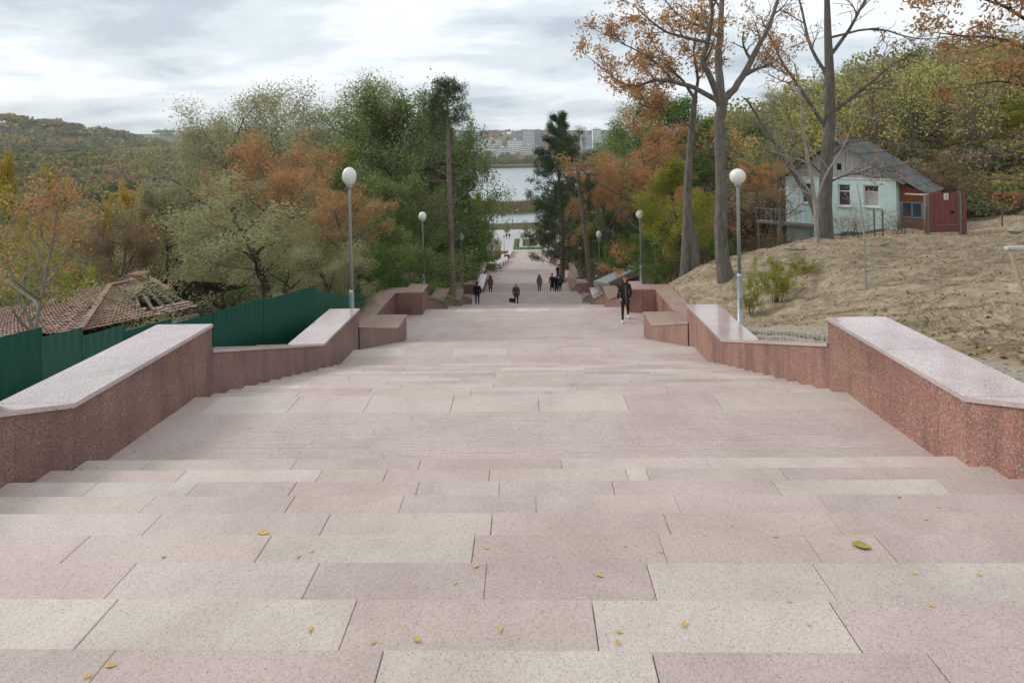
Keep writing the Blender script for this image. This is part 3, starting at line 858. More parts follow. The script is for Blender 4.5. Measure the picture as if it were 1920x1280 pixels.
for k in range(6):
    w = .30 if k < 4 else .36
    chim.box(ch[0] - w - RO[0], ch[0] + w - RO[0], ch[1] - w - RO[1], ch[1] + w - RO[1], ch[2] - .45 + k * .115 - RO[2], ch[2] - .45 + k * .115 + .105 - RO[2])
chim.box(ch[0] - .28 - RO[0], ch[0] + .28 - RO[0], ch[1] - .28 - RO[1], ch[1] + .28 - RO[1], ch[2] - 1.2 - RO[2], ch[2] + .2 - RO[2])
chim.build("chimney", M_BRICK, ruin)

# ------------------------------------------------------------------ turquoise house, right
m, nt, out = mat("turquoise_render")
v = pos(nt)
mp = N(nt, "ShaderNodeMapping"); mp.inputs["Scale"].default_value = (1, 1, .35); nt.links.new(v, mp.inputs[0])
c = mixc(nt, ramp(nt, noise(nt, v, 1.6, 6, .65, .4), [(.35, (0, 0, 0)), (.7, (1, 1, 1))]), (0.46, 0.63, 0.61), (0.64, 0.75, 0.735))
c = mixc(nt, ramp(nt, noise(nt, mp.outputs[0], 3.0, 5, .7), [(.58, (0, 0, 0)), (.72, (.75, .75, .75))]), c, (0.50, 0.49, 0.45))
bsdf(nt, out, c, 0.9, 0.15, bump=noise(nt, v, 14, 4), bstr=.15)
M_TURQ = m
m, nt, out = mat("slate_sheet")
v = pos(nt)
c = mixc(nt, 1.0, ramp(nt, noise(nt, v, 2.5, 6, .7, .4), [(.3, (0.06, 0.058, 0.055)), (.55, (0.15, 0.145, 0.14)), (.8, (0.24, 0.235, 0.22))]), (1, 1, 1), 'MULTIPLY')
bsdf(nt, out, c, 0.9, 0.2)
M_SLATE = m
M_GABLE = simple("grey_boards", (0.36, 0.355, 0.345), 0.85, 0.2, 0, .25, 7, .2)
M_ORANGE = simple("orange_boards", (0.34, 0.135, 0.055), 0.8, 0.25, 0, .3, 5, .2)
M_WHITEP = simple("white_paint", (0.68, 0.68, 0.66), 0.6, 0.3, 0, .1)
M_BLUEP = simple("blue_paint", (0.22, 0.40, 0.55), 0.6, 0.3, 0, .15)
m, nt, out = mat("window_glass")
bsdf(nt, out, mixc(nt, noise(nt, pos(nt), 2.5, 3), (0.03, 0.035, 0.04), (0.10, 0.11, 0.12)), 0.08, 0.6)
M_GLASS = m
M_BROWNP = simple("brown_plaster", (0.29, 0.16, 0.105), 0.9, 0.15, 0, .3, 4)
hA = P(1474, 400, 33.0); hB = P(1681, 400, 29.0)
hu = np.array([hB[0] - hA[0], hB[1] - hA[1]]); HW = float(np.linalg.norm(hu)); hu /= HW
hn = np.array([-hu[1], hu[0]])                     # points into the house (away from the camera)
if hn[1] < 0: hn = -hn
ZE, ZB, ZR = P(1690, 336, 29.0)[2], P(1681, 428, 29.0)[2], P(1572, 264, 31.0)[2]
house = empty("cottage", (hA[0], hA[1], ZB), label="small turquoise cottage with grey slate roof and boarded gable on the slope", cat="house")
HM = Matrix(((hu[0], hn[0], 0, 0), (hu[1], hn[1], 0, 0), (0, 0, 1, 0), (0, 0, 0, 1)))
def hb(name, mt, boxes, parent=None):
    b = MB()
    for q in boxes: b.box(*q, M=HM)
    o = b.build(name, mt, parent or house)
    return o
HD = 5.2; HE = ZE - ZB; HR = ZR - ZB
def wall_with_holes(x0, x1, z0, z1, holes, y0=0.0, y1=.25):
    """boxes of a wall leaving rectangular openings (x0,x1,z0,z1)"""
    xs = sorted(set([x0, x1] + [h[0] for h in holes] + [h[1] for h in holes]))
    zs_ = sorted(set([z0, z1] + [h[2] for h in holes] + [h[3] for h in holes])); out_ = []
    for a, b in zip(xs[:-1], xs[1:]):
        for c_, d in zip(zs_[:-1], zs_[1:]):
            if not any(h[0] <= (a + b) / 2 <= h[1] and h[2] <= (c_ + d) / 2 <= h[3] for h in holes): out_.append((a, b, y0, y1, c_, d))
    return out_
wins = [(HW * .505, HW * .505 + .62, HE - 1.55, HE - .35), (HW * .73, HW * .73 + .72, HE - 1.5, HE - .35), (0.9, 1.55, HE - 1.5, HE - .35)]
hb("front_wall", M_TURQ, wall_with_holes(0, HW, -1.9, HE, wins))
hb("side_wall", M_TURQ, [(0, .25, .25, HD, -1.9, HE)])
hb("side_wall", M_TURQ, [(HW - .25, HW, .25, HD, -1.9, HE)])
hb("back_wall", M_TURQ, [(.25, HW - .25, HD - .25, HD, -1.9, HE)])
hb("floor", M_DARK, [(.25, HW - .25, .25, HD - .25, -.1, 0)])
M_CURT = simple("net_curtain", (0.42, 0.42, 0.40), .9, .1, 0, .2, 12)
for wi, (x0, x1, z0, z1) in enumerate(wins):
    w = hb("window", M_WHITEP, [(x0, x0 + .06, .08, .16, z0, z1), (x1 - .06, x1, .08, .16, z0, z1), (x0 + .06, x1 - .06, .08, .16, z1 - .06, z1), (x0 + .06, x1 - .06, .08, .16, z0, z0 + .06), (x0 + .06, x1 - .06, .085, .155, z0 + (z1 - z0) * .66, z0 + (z1 - z0) * .66 + .05)])
    hb("pane", M_CURT if wi == 1 else M_GLASS, [(x0 + .061, x1 - .061, .11, .12, z0 + .061, z0 + (z1 - z0) * .66 - .001)], w)
    hb("pane", M_GLASS, [(x0 + .061, x1 - .061, .11, .12, z0 + (z1 - z0) * .66 + .051, z1 - .061)], w)
    hb("sill", M_WHITEP, [(x0 - .06, x1 + .06, -.08, .075, z0 - .05, z0 - .003)], w)
nb = 26
for k in range(nb):
    x0, x1 = HW * k / nb, HW * (k + 1) / nb
    xm = (x0 + x1) / 2; top = HE + (HR - HE) * (1 - abs(xm - HW / 2) / (HW / 2)) - .03
    if top - HE < .06: continue
    if abs(xm - HW * .52) < .18: hb("gable_board", M_GABLE, [(x0 + .006, x1 - .006, .02 + .01 * (k % 2), .05 + .01 * (k % 2), HE + .005, HE + .42), (x0 + .006, x1 - .006, .02, .05, HE + .78, top)])
    else: hb("gable_board", M_GABLE, [(x0 + .006, x1 - .006, .02 + .012 * (k % 2), .05 + .012 * (k % 2), HE + .005, top)])
hb("attic_window", M_DARK, [(HW * .52 - .25, HW * .52 + .25, .06, .10, HE + .40, HE + .80)])
hb("gable_trim", M_WHITEP, [(-.02, HW + .02, -.03, .02, HE - .06, HE + .004)])
def roof_sheets(name, p00, p10, p11, p01, nu, nv, mt, parent):
    p00, p10, p11, p01 = [np.array(q, float) for q in (p00, p10, p11, p01)]
    nrm = np.cross(p10 - p00, p01 - p00); nrm /= np.linalg.norm(nrm); nrm = nrm if nrm[2] > 0 else -nrm
    for i in range(nu):
        for j in range(nv):
            u0, u1, v0, v1 = i / nu, (i + 1.03) / nu, j / nv, min(1.0, (j + 1.12) / nv)
            S = lambda u, v_: (1 - u) * (1 - v_) * p00 + u * (1 - v_) * p10 + u * v_ * p11 + (1 - u) * v_ * p01
            b = MB(); ww = 13
            vs = []
            lift = RNG.normal() * .008
            for q in range(ww):
                u = u0 + (u1 - u0) * q / (ww - 1); h = 0.025 * math.sin(q * math.pi) if False else (0.03 if q % 2 else 0.0)
                vs += [S(u, v0) + nrm * (h + .035 + lift), S(u, v1) + nrm * (h + .005)]
            M4 = HM
            b.add([M4 @ Vector(x) for x in vs], [(2 * q, 2 * q + 2, 2 * q + 3, 2 * q + 1) for q in range(ww - 1)])
            me = b.mesh(name, mt, fix=False); o = obj(name, me, parent)
            sd = o.modifiers.new("t", 'SOLIDIFY'); sd.thickness = .012
ov = .35
ew = HW / 2
slp = (HR - HE) / ew
roof_r = hb("roof_frame", M_OLDWOOD, [(HW / 2 - .05, HW / 2 + .05, -ov + .05, HD + ov, HR - .16, HR - .04)])
roof_sheets("roof_sheet", (HW + ov, -ov, HE - slp * ov), (HW + ov, HD + ov, HE - slp * ov), (HW / 2, HD + ov, HR), (HW / 2, -ov, HR), 6, 3, M_SLATE, roof_r)
roof_sheets("roof_sheet", (-ov, -ov, HE - slp * ov), (-ov, HD + ov, HE - slp * ov), (HW / 2, HD + ov, HR), (HW / 2, -ov, HR), 6, 3, M_SLATE, roof_r)
hb("chimney", M_BRICK, [(HW * .42, HW * .42 + .4, 2.2, 2.6, HR - .6, HR + .35)], roof_r)
# annex of orange boards on the right side
AX = 1.12; AY0, AY1 = 0.7, 4.6
an = hb("annex_wall", M_BROWNP, [(HW + .003, HW + AX, AY0, AY0 + .15, -.6, .45), (HW + AX - .15, HW + AX, AY0 + .15, AY1, -.6, HE - .75)])
for k in range(14):
    x0 = HW + .01 + k * (AX - .02) / 14
    top = HE - .25 - (HE * 0 + .5) * (k / 14)
    hb("annex_board", M_ORANGE, [(x0, x0 + (AX - .02) / 14 - .008, AY0 + .02 + .008 * (k % 2), AY0 + .06 + .008 * (k % 2), 1.35, top)], an)
aw = hb("annex_window", M_BLUEP, [(HW + .08 + i * .42, HW + .13 + i * .42, AY0, AY0 + .1, .5, 1.33) for i in range(3)] + [(HW + .13, HW + .92, AY0 + .003, AY0 + .097, 1.27, 1.33), (HW + .13, HW + .92, AY0 + .003, AY0 + .097, .5, .56)])
for i in range(2): hb("pane", M_GLASS, [(HW + .132 + i * .42, HW + .498 + i * .42, AY0 + .04, AY0 + .05, .562, 1.268)], aw)
hb("annex_infill", M_GABLE, [(HW + .98, HW + AX - .01, AY0 + .02, AY0 + .1, .46, 1.34)], an)
hb("annex_infill", M_GABLE, [(HW + .01, HW + .075, AY0 + .02, AY0 + .1, .46, 1.34)], an)
roof_sheets("annex_roof_sheet", (HW + AX + .15, AY0 - .35, HE - .78), (HW + AX + .15, AY1 + .2, HE - .78), (HW + .1, AY1 + .2, HE - .02), (HW + .1, AY0 - .35, HE - .02), 4, 2, M_SLATE, an)
hb("annex_fascia", M_WHITEP, [(HW + .3, HW + AX + .2, AY0 - .38, AY0 - .355, HE - .80, HE - .72)], an)
# balcony and drain pipe on the low left side
bal = hb("balcony", M_OLDWOOD, [(-1.5, 1.7, -.75, -.003, -.25, -.13)])
for k in range(12): hb("baluster", M_POLE, [(-1.45 + k * .28, -1.43 + k * .28, -.73, -.71, -.13, .62)], bal)
hb("handrail", M_POLE, [(-1.5, 1.7, -.745, -.695, .62, .66)], bal)
for k in (-1.4, 1.5): hb("balcony_post", M_OLDWOOD, [(k, k + .1, -.72, -.62, -2.2, -.25)], bal)

# ------------------------------------------------------------------ dark red gate with a white number plate
m, nt, out = mat("red_gate_paint")
v = pos(nt)
mp = N(nt, "ShaderNodeMapping"); mp.inputs["Scale"].default_value = (6, 6, .6); nt.links.new(v, mp.inputs[0])
c = mixc(nt, noise(nt, mp.outputs[0], 2, 5, .65), (0.13, 0.035, 0.035), (0.27, 0.095, 0.09))
bsdf(nt, out, c, 0.6, 0.3)
M_GATE = m
ga = P(1738, 436, 26.6); gb = P(1808, 437, 26.6)
GB = min(ga[2], gb[2]); GH = P(1738, 361, 26.6)[2] - GB
gate = empty("garden_gate", (ga[0], ga[1], GB), label="dark red board gate with white number plate right of the cottage", cat="gate")
gd = np.array([gb[0] - ga[0], gb[1] - ga[1]]); GL = float(np.linalg.norm(gd)); gd /= GL
GM = Matrix(((gd[0], -gd[1], 0, 0), (gd[1], gd[0], 0, 0), (0, 0, 1, 0), (0, 0, 0, 1)))
def gbx(name, mt, *bx, parent=None):
    b = MB()
    for q in bx: b.box(*q, M=GM)
    return b.build(name, mt, parent or gate)
for k in range(11):
    x0 = .13 + k * (GL - .40) / 11
    gbx("gate_board", M_GATE, (x0 + .004, x0 + (GL - .40) / 11 - .004, .006 * (k % 2), .03 + .006 * (k % 2), .42 if k else .40, GH - .02 * (k % 3)))
gbx("kick_plate", M_GATE, (.13, GL - .27, -.008, .025, .06, .40))
gbx("gate_post", M_OLDWOOD, (-.06, .10, -.05, .10, -.4, GH - .1))
gbx("gate_post", M_OLDWOOD, (GL - .25, GL - .12, -.05, .10, -.4, GH))
gbx("gate_post", M_GATE, (GL - .08, GL + .06, -.04, .08, -.4, GH - .08))
plate = gbx("number_plate", M_WHITEP, (GL * .46, GL * .46 + .22, -.022, -.012, GH - .36, GH - .06))
M_INK = simple("dark_ink", (0.05, 0.06, 0.12), 0.6)
fc = bpy.data.curves.new("digit", 'FONT'); fc.body = "2"; fc.size = .24; fc.align_x = 'CENTER'; fc.extrude = .002
ft = bpy.data.objects.new("digit_tmp", fc); COL.objects.link(ft)
bpy.context.view_layer.update()
dm = bpy.data.meshes.new_from_object(ft.evaluated_get(bpy.context.evaluated_depsgraph_get())); bpy.data.objects.remove(ft)
dm.transform(GM @ Matrix.Translation((GL * .46 + .11, -.026, GH - .30)) @ Matrix.Rotation(math.pi / 2, 4, 'X')); dm.name = "digit"
dm.materials.clear(); dm.materials.append(M_INK)
obj("digit", dm, plate)
b = MB(); hx = GM @ Vector((GL * .68, -.03, GH * .52)); b.box(hx.x - .05, hx.x + .05, hx.y - .03, hx.y + .0, hx.z - .06, hx.z + .06); b.build("latch", M_DARK, gate)
# rusty wire-mesh fence posts right and left of the gate
M_RUST = simple("rusty_post", (0.14, 0.10, 0.08), 0.8, 0.3, .3, .3)
wf = empty("wire_fence", gb, label="low rusty wire mesh fence running right from the red gate", cat="fence")
prevp = None
pts = [(gb[0] + .15 + i * 1.9, gb[1] + .1 + i * .25) for i in range(6)]
for i, (x, y) in enumerate(pts):
    z = g(x, y); b = MB(); b.bar((x - gb[0], y - gb[1], z - gb[2] - .2), (x - gb[0] + .02, y - gb[1], z - gb[2] + 1.25), .05); b.build("fence_post", M_RUST, wf)
    if prevp:
        b = MB()
        for hz in (.15, .45, .75, 1.05, 1.2): b.bar((prevp[0] - gb[0], prevp[1] - gb[1], prevp[2] - gb[2] + hz), (x - gb[0], y - gb[1], z - gb[2] + hz), .008)
        for k in range(12):
            t = k / 12; b.bar((prevp[0] + (x - prevp[0]) * t - gb[0], prevp[1] + (y - prevp[1]) * t - gb[1], prevp[2] + (z - prevp[2]) * t - gb[2] + .1), (prevp[0] + (x - prevp[0]) * t - gb[0], prevp[1] + (y - prevp[1]) * t - gb[1], prevp[2] + (z - prevp[2]) * t - gb[2] + 1.2), .006)
        b.build("wire_mesh", M_RUST, wf)
    prevp = (x, y, z)
wf2 = empty("wire_fence", ga, label="sagging wire fence on thin posts in front of the cottage", cat="fence")
prevp = None
for i, px in enumerate((1640, 1655, 1690, 1735)):
    q = P(px, 420, 25.6 + .3 * i); x, y = q[0], q[1]; z = g(x, y)
    b = MB(); b.bar((x - ga[0], y - ga[1], z - ga[2] - .2), (x - ga[0] + .03 * (i - 1), y - ga[1], z - ga[2] + 1.3), .045); b.build("fence_post", M_RUST, wf2)
    if prevp:
        b = MB()
        for hz in (.3, .6, .9, 1.15): b.bar((prevp[0] - ga[0], prevp[1] - ga[1], prevp[2] - ga[2] + hz), (x - ga[0], y - ga[1], z - ga[2] + hz), .009)
        b.build("wire", M_RUST, wf2)
    prevp = (x, y, z)

# ------------------------------------------------------------------ concrete ramp path beside the stairs, right
M_CONC = simple("pale_concrete", (0.40, 0.40, 0.375), 0.85, 0.25, 0, .18, 2.5, .15)
r0, r1 = P(1142, 531, 36), P(1212, 497, 41)
pb = MB(); u_ = (r1 - r0) / np.linalg.norm(r1 - r0); side_ = np.array([-u_[1], u_[0], 0]); side_ /= np.linalg.norm(side_)
q = [r0, r1, r1 + side_ * 1.1, r0 + side_ * 1.1]
pb.add([x for x in q] + [x - np.array([0, 0, .16]) for x in q], [(0, 1, 2, 3), (7, 6, 5, 4), (0, 4, 5, 1), (1, 5, 6, 2), (2, 6, 7, 3), (3, 7, 4, 0)])
ramp_o = pb.build("path", M_CONC); tag(ramp_o, "pale concrete ramp climbing away from the stairs", kind="structure")
kb = MB(); kb.bar(r0 + UP * .05, r1 + UP * .05, .12, .14); o = kb.build("kerb", M_CONC, ramp_o)
# paved gutter of rough cobbles along the outer side of the right parapet
M_COB = simple("rough_cobble", (0.30, 0.265, 0.215), 0.9, 0.2, 0, .3, 9, .4)
cob = MB()
for y in np.arange(3.0, 17.5, 0.16):
    for x in np.arange(4.98, 5.62, 0.15):
        z = g(x, y) + RNG.normal() * .012 + .03
        cob.cbox(x + .012, x + .145, y + .012, y + .15, z - .1, z, .025)
gut = cob.build("cobble_strip", M_COB); tag(gut, "strip of rough pale cobbles behind the right-hand walls", cat="paving", kind="stuff")

# ------------------------------------------------------------------ trestle at the right edge
M_TANW = simple("pale_timber", (0.46, 0.38, 0.27), 0.8, 0.25, 0, .2, 6)
t0 = P(1893, 466, 9.0); tg = P(1922, 548, 9.0)
tres = empty("timber_frame", (t0[0], t0[1], g(t0[0], t0[1])), label="thin timber frame with pale top rail at the right edge of the slope", cat="frame")
to = np.array([t0[0], t0[1], g(t0[0], t0[1])])
b = MB(); b.box(-.05, 1.25, -.02, .05, t0[2] - to[2] - .01, t0[2] - to[2] + .03); b.build("top_rail", simple("bleached_board", (.55, .54, .52), .8), tres)
for xx, d in ((0.02, .28), (1.15, -.15)):
    for yy in (.015,):
        b = MB(); b.bar((xx, yy, t0[2] - to[2] - .012), (xx + d, yy * 2.2, g(t0[0] + xx + d, t0[1] + yy * 2) - to[2] - .05), .055, .04); b.build("leg", M_TANW, tres)
# ------------------------------------------------------------------ loose stones
def stone(c, r, name, label, group):
    n = 8; b = MB(); vs = []; fs = []
    bm = bmesh.new(); bmesh.ops.create_icosphere(bm, subdivisions=2, radius=r)
    for vv in bm.verts:
        k = 1 + 0.25 * math.sin(vv.co.x * 9 / r + c[0] * 7) * math.cos(vv.co.y * 7 / r + c[1] * 5) + RNG.normal() * .05
        vv.co = Vector((vv.co.x * k * 1.2, vv.co.y * k, vv.co.z * k * .6))
    me = bpy.data.meshes.new(name); bm.to_mesh(me); bm.free(); me.materials.append(M_COB)
    return tag(obj(name, me, loc=c), label, "stone", group)
for i, (px, py, d, r, lab) in enumerate(((1677, 597, 9.0, .07, "dark fist-sized stone on the soil beside the nearest right cap"), (1681, 573, 10.0, .06, "pale stone on the soil above the nearest right cap"), (1905, 430, 24, .25, "grey boulder on the crest right of the gate"), (1500, 462, 22.5, .2, "rough stone on the low bank before the thin pale trunk"), (1478, 470, 22.3, .16, "smaller rough stone on the low bank left of the thin pale trunk"))):
    q = P(px, py, d); stone((q[0], q[1], g(q[0], q[1]) + r * .25), r, "stone", lab, "loose stones on the slope")

# ------------------------------------------------------------------ flower bed, monument, balustrade
M_LAWN = simple("lawn", (0.07, 0.12, 0.035), .95, .1, 0, .35, 1.5, .5)
M_FLR = simple("red_flowers", (0.17, 0.06, 0.06), .9, .1, 0, .5, 6)
M_GRAV = simple("pale_gravel", (0.36, 0.38, 0.40), .95, .1, 0, .2, 3)
bz = lambda y: float(zs(y))
bed = empty("flower_bed", (0.55, 166, bz(166)), label="rectangular lawn with red flower borders at the foot of the stairs", cat="flower bed")
def bedbox(name, mt, x0, x1, y0, y1, h, sub=False):
    b = MB(); b.prism_x(x0, x1, [(y0 - 166, bz(y0) - bz(166) - .2), (y1 - 166, bz(y1) - bz(166) - .2), (y1 - 166, bz(y1) - bz(166) + h), (y0 - 166, bz(y0) - bz(166) + h)])
    o = b.build(name, mt, bed)
    return o
bedbox("lawn", M_LAWN, -4.7, 4.7, 156.6, 175.5, .10)
for s in (-1, 1):
    bedbox("gravel_panel", M_GRAV, s * 2.1 if s > 0 else -3.1, 3.1 if s > 0 else -2.1, 160.5, 174.6, .116)
bedbox("gravel_panel", M_GRAV, -2.09, 2.09, 173.5, 174.6, .116)
bedbox("gravel_panel", M_GRAV, -2.09, 2.09, 160.5, 161.3, .116)
fl_n = 0
for s in (-1, 1):
    for xo in (1.75, 3.4):
        for k in range(9):
            y = 161.8 + k * 1.3
            b = MB(); b.sphere((0, 0, 0), .30, 5, sc=(1, 1, .8)); o = b.build("flower_clump", M_FLR, bed, True, loc=(s * xo, y - 166, bz(y) - bz(166) + .15)); fl_n += 1
for k in range(7):
    b = MB(); b.sphere((0, 0, 0), .35, 5, sc=(1, 1, .7)); b.build("flower_clump", M_WHITEP, bed, True, loc=(-2.6 + k * .85, 160.0 - 166, bz(160) - bz(166) + .14))
M_BLK = simple("black_granite", (0.018, 0.018, 0.02), .3, .5)
mo = P(989, 446, 180.0); mz = bz(mo[1])
mon = empty("monument", (mo[0], mo[1], mz), label="dark monument of three upright slabs behind the flower bed", cat="monument")
b = MB(); b.cbox(-1.0, 1.0, -.6, .6, -.05, .5, .05); b.build("plinth", M_BLK, mon)
for k, (x, h, mt) in enumerate(((-.7, 2.0, M_BLK), (0, 2.35, M_BLK), (.7, 2.0, M_BLK))):
    b = MB(); b.cbox(x - .2, x + .2, -.2, .2, .5, h, .05); b.build("upright_slab", mt, mon)
for s, x in ((-1, -.36), (1, .36)):
    b = MB(); b.cbox(x - .06, x + .06, -.1, .1, .5, 1.9, .02); b.build("silver_strip", M_POLE, mon)
M_BAL = simple("pale_stone_rail", (0.55, 0.54, 0.51), .8, .25)
rail = empty("balustrade", (0, 217, bz(217)), label="pale stone balustrade along the lake edge", cat="balustrade")
b = MB(); b.box(-44, 44, -.18, .18, .85, 1.0); b.build("top_rail", M_BAL, rail)
b = MB(); b.box(-44, 44, -.16, .16, -.1, .12); b.build("base_rail", M_BAL, rail)
for k in range(45):
    b = MB(); x = -44 + k * 2; b.box(x - .09, x + .09, -.12, .12, .12, .85); b.build("rail_post", M_BAL, rail)
M_STEEL = M_POLE
for i, (px, py, d, lab) in enumerate(((961, 397, 205, "tall street light with bent arm at the lake edge left of the bed"), (1012, 385, 205, "tall street light at the lake edge by the dark trees"))):
    q = P(px, py, d); z0 = bz(q[1]) ; h = q[2] - z0
    r = empty("plaza_street_light", (q[0], q[1], z0), label=lab, cat="street light", group="tall lights on the plaza")
    b = MB(); b.lathe([(.12, 0), (.07, h)], 8); b.build("pole", M_POLE, r, True)
    b = MB(); b.bar((0, 0, h), (1.3, 0, h + .5), .08); b.build("arm", M_POLE, r)
    b = MB(); b.box(1.2, 2.0, -.15, .15, h + .42, h + .58); b.build("lamp_head", M_WHITEP, r)

# ------------------------------------------------------------------ town on the far shore
def facade(name, px0, px1, ptop, pbase, d, col, label, floors, bays, style=0):
    col = tuple(min(.82, c * 1.2) for c in col)
    a = P(px0, pbase, d); b_ = P(px1, pbase, d); w = b_[0] - a[0]; h = P(px0, ptop, d)[2] - a[2]
    root = empty("apartment_block", (a[0], a[1], a[2]), label=label, cat="building", group="blocks of the town across the lake")
    mt = simple("facade_" + str(len(MATS)), col, .85, .2, 0, .08, .08)
    dp = max(12, w * .3)
    b = MB(); b.box(0, w, 0, dp, -14, h); b.build("wall", mt, root)
    b = MB(); b.box(-.4, w + .4, -.4, dp + .4, h + .01, h + .9); b.build("roof", simple("roof_" + str(len(MATS)), tuple(c * .6 for c in col), .9), root)
    for k in range(max(1, int(w // 22))):
        b = MB(); x = w * (k + .5) / max(1, int(w // 22)); b.box(x - 2, x + 2, 3, 7, h + .9, h + 3.4); b.build("lift_house", mt, root)
    fh = h / floors; bw_ = w / bays
    for fl_ in range(floors):
        if style == 1:
            b = MB(); b.box(.4, w - .4, -1.0, -.005, fl_ * fh + fh * .02, fl_ * fh + fh * .40); b.build("balcony_band", simple("balcony_" + str(len(MATS)), tuple(min(.8, c * 1.12) for c in col), .8), root)
        wb = MB()
        for k in range(bays): wb.box(k * bw_ + bw_ * .25, k * bw_ + bw_ * .75, -.12, .0 - .006, fl_ * fh + fh * .42, fl_ * fh + fh * .86)
        o = wb.build("window_row", M_GLASS, root); o["kind"] = "stuff"
    return root
facade("", 884, 906, 251, 275, 960, (0.45, 0.46, 0.47), "grey apartment block half hidden by the left trees across the lake", 8, 8)
facade("", 906, 935, 249, 263, 1010, (0.42, 0.25, 0.22), "red-brown apartment block on the skyline left of the lake gap", 6, 10)
facade("", 903, 940, 262, 280, 930, (0.60, 0.59, 0.57), "low white apartment row below the red-brown block", 5, 12)
facade("", 959, 990, 248, 285, 990, (0.40, 0.41, 0.43), "grey tower block at the left of the tall cluster", 14, 10, 1)
facade("", 981, 1003, 246, 285, 985, (0.62, 0.62, 0.61), "white tower block in the middle of the tall cluster", 14, 8, 1)
facade("", 1003, 1018, 245, 285, 1000, (0.34, 0.36, 0.40), "dark blue-grey tower block in the tall cluster", 15, 6, 1)
facade("", 1018, 1033, 247, 285, 1010, (0.52, 0.36, 0.28), "pinkish tan tower block by the dark pine across the lake", 14, 6)
facade("", 952, 980, 264, 300, 890, (0.68, 0.68, 0.65), "white nine-storey block in front of the grey tower", 9, 9)
facade("", 972, 1012, 274, 308, 850, (0.72, 0.72, 0.69), "largest white apartment block just above the lakeside trees", 9, 14, 1)
facade("", 928, 958, 278, 308, 860, (0.66, 0.66, 0.64), "white lakeside block left of the lake gap centre", 8, 10)
facade("", 1012, 1045, 282, 308, 840, (0.62, 0.60, 0.56), "beige block behind the dark pine beside the lake", 8, 10)
facade("", 1112, 1127, 243, 275, 900, (0.66, 0.68, 0.70), "single white tower right of the dark pine on the skyline", 14, 5)
facade("", 1090, 1111, 252, 275, 950, (0.48, 0.50, 0.53), "grey low block beside the single white tower", 7, 8)
facade("", 1128, 1150, 252, 275, 960, (0.52, 0.53, 0.54), "pale block partly behind the orange tree on the skyline", 6, 8)
# villa on the far left ridge
q = P(26, 236, 900)
vil = empty("hillside_villa", q, label="large white villa with red roofs on the far left ridge", cat="house")
M_VR = simple("villa_roof", (0.28, 0.12, 0.10), .85)
for k, (x, w, h) in enumerate(((-14, 12, 9), (-2, 14, 12), (12, 10, 8))):
    b = MB(); b.box(x, x + w, 0, 12, -12, h); b.build("wall", M_WHITEP, vil)
    b = MB(); b.add([(x - .6, -.6, h + .01), (x + w + .6, -.6, h + .01), (x + w + .6, 12.6, h + .01), (x - .6, 12.6, h + .01), (x + w * .3, 6, h + 4), (x + w * .7, 6, h + 4)], [(3, 2, 1, 0), (0, 1, 5, 4), (1, 2, 5), (2, 3, 4, 5), (3, 0, 4)]); b.build("roof", M_VR, vil)
    for f_ in range(int(h // 3)):
        for j in range(3):
            b = MB(); b.box(x + 1.2 + j * w / 3.2, x + 3.0 + j * w / 3.2, -.15, -.01, f_ * 3 + .8, f_ * 3 + 2.4); b.build("window", M_GLASS, vil)
# ------------------------------------------------------------------ trees
def leaf_mat(name, stops, trans=0.48, hue=0.12):
    m, nt, out = mat(name)
    at = N(nt, "ShaderNodeAttribute"); at.attribute_name = "lv"
    c = ramp(nt, at.outputs["Fac"], stops)
    oi = N(nt, "ShaderNodeObjectInfo")
    k = ramp(nt, oi.outputs["Random"], [(0, (1 - hue, 1 - hue * .8, 1 - hue)), (.5, (1, 1, 1)), (1, (1 + hue * 1.3, 1 + hue, 1 + hue * .6))])
    c = mixc(nt, 1.0, c, k, 'MULTIPLY')
    d = N(nt, "ShaderNodeBsdfDiffuse"); t = N(nt, "ShaderNodeBsdfTranslucent"); mx = N(nt, "ShaderNodeMixShader")
    nt.links.new(c, d.inputs[0]); nt.links.new(c, t.inputs[0]); mx.inputs[0].default_value = trans
    nt.links.new(d.outputs[0], mx.inputs[1]); nt.links.new(t.outputs[0], mx.inputs[2]); nt.links.new(mx.outputs[0], out.inputs[0])
    return m
LM = {
 'olive': leaf_mat("leaf_olive", [(0, (0.197, 0.204, 0.105)), (.4, (0.314, 0.314, 0.175)), (.75, (0.445, 0.437, 0.262)), (1, (0.582, 0.553, 0.320))]),
 'dark': leaf_mat("leaf_dark_green", [(0, (0.102, 0.137, 0.051)), (.45, (0.184, 0.238, 0.090)), (.8, (0.280, 0.347, 0.139)), (1, (0.433, 0.477, 0.169))]),
 'green': leaf_mat("leaf_green", [(0, (0.068, 0.131, 0.030)), (.5, (0.144, 0.241, 0.062)), (.85, (0.234, 0.343, 0.097)), (1, (0.413, 0.413, 0.110))]),
 'orange': leaf_mat("leaf_rust", [(0, (0.34, 0.17, 0.082)), (.45, (0.47, 0.265, 0.13)), (.8, (0.55, 0.35, 0.18)), (1, (0.58, 0.45, 0.22))]),
 'yellow': leaf_mat("leaf_yellow_green", [(0, (0.144, 0.180, 0.036)), (.45, (0.288, 0.312, 0.060)), (.8, (0.456, 0.420, 0.084)), (1, (0.600, 0.456, 0.084))]),
 'gold': leaf_mat("leaf_gold", [(0, (0.30, 0.19, 0.04)), (.5, (0.46, 0.31, 0.06)), (1, (0.60, 0.43, 0.10))]),
 'brown': leaf_mat("leaf_brown", [(0, (0.150, 0.098, 0.060)), (.5, (0.285, 0.188, 0.112)), (1, (0.420, 0.300, 0.180))]),
 'pine': leaf_mat("pine_needles", [(0, (0.039, 0.063, 0.034)), (.5, (0.084, 0.115, 0.059)), (1, (0.168, 0.189, 0.098))], .12),
}
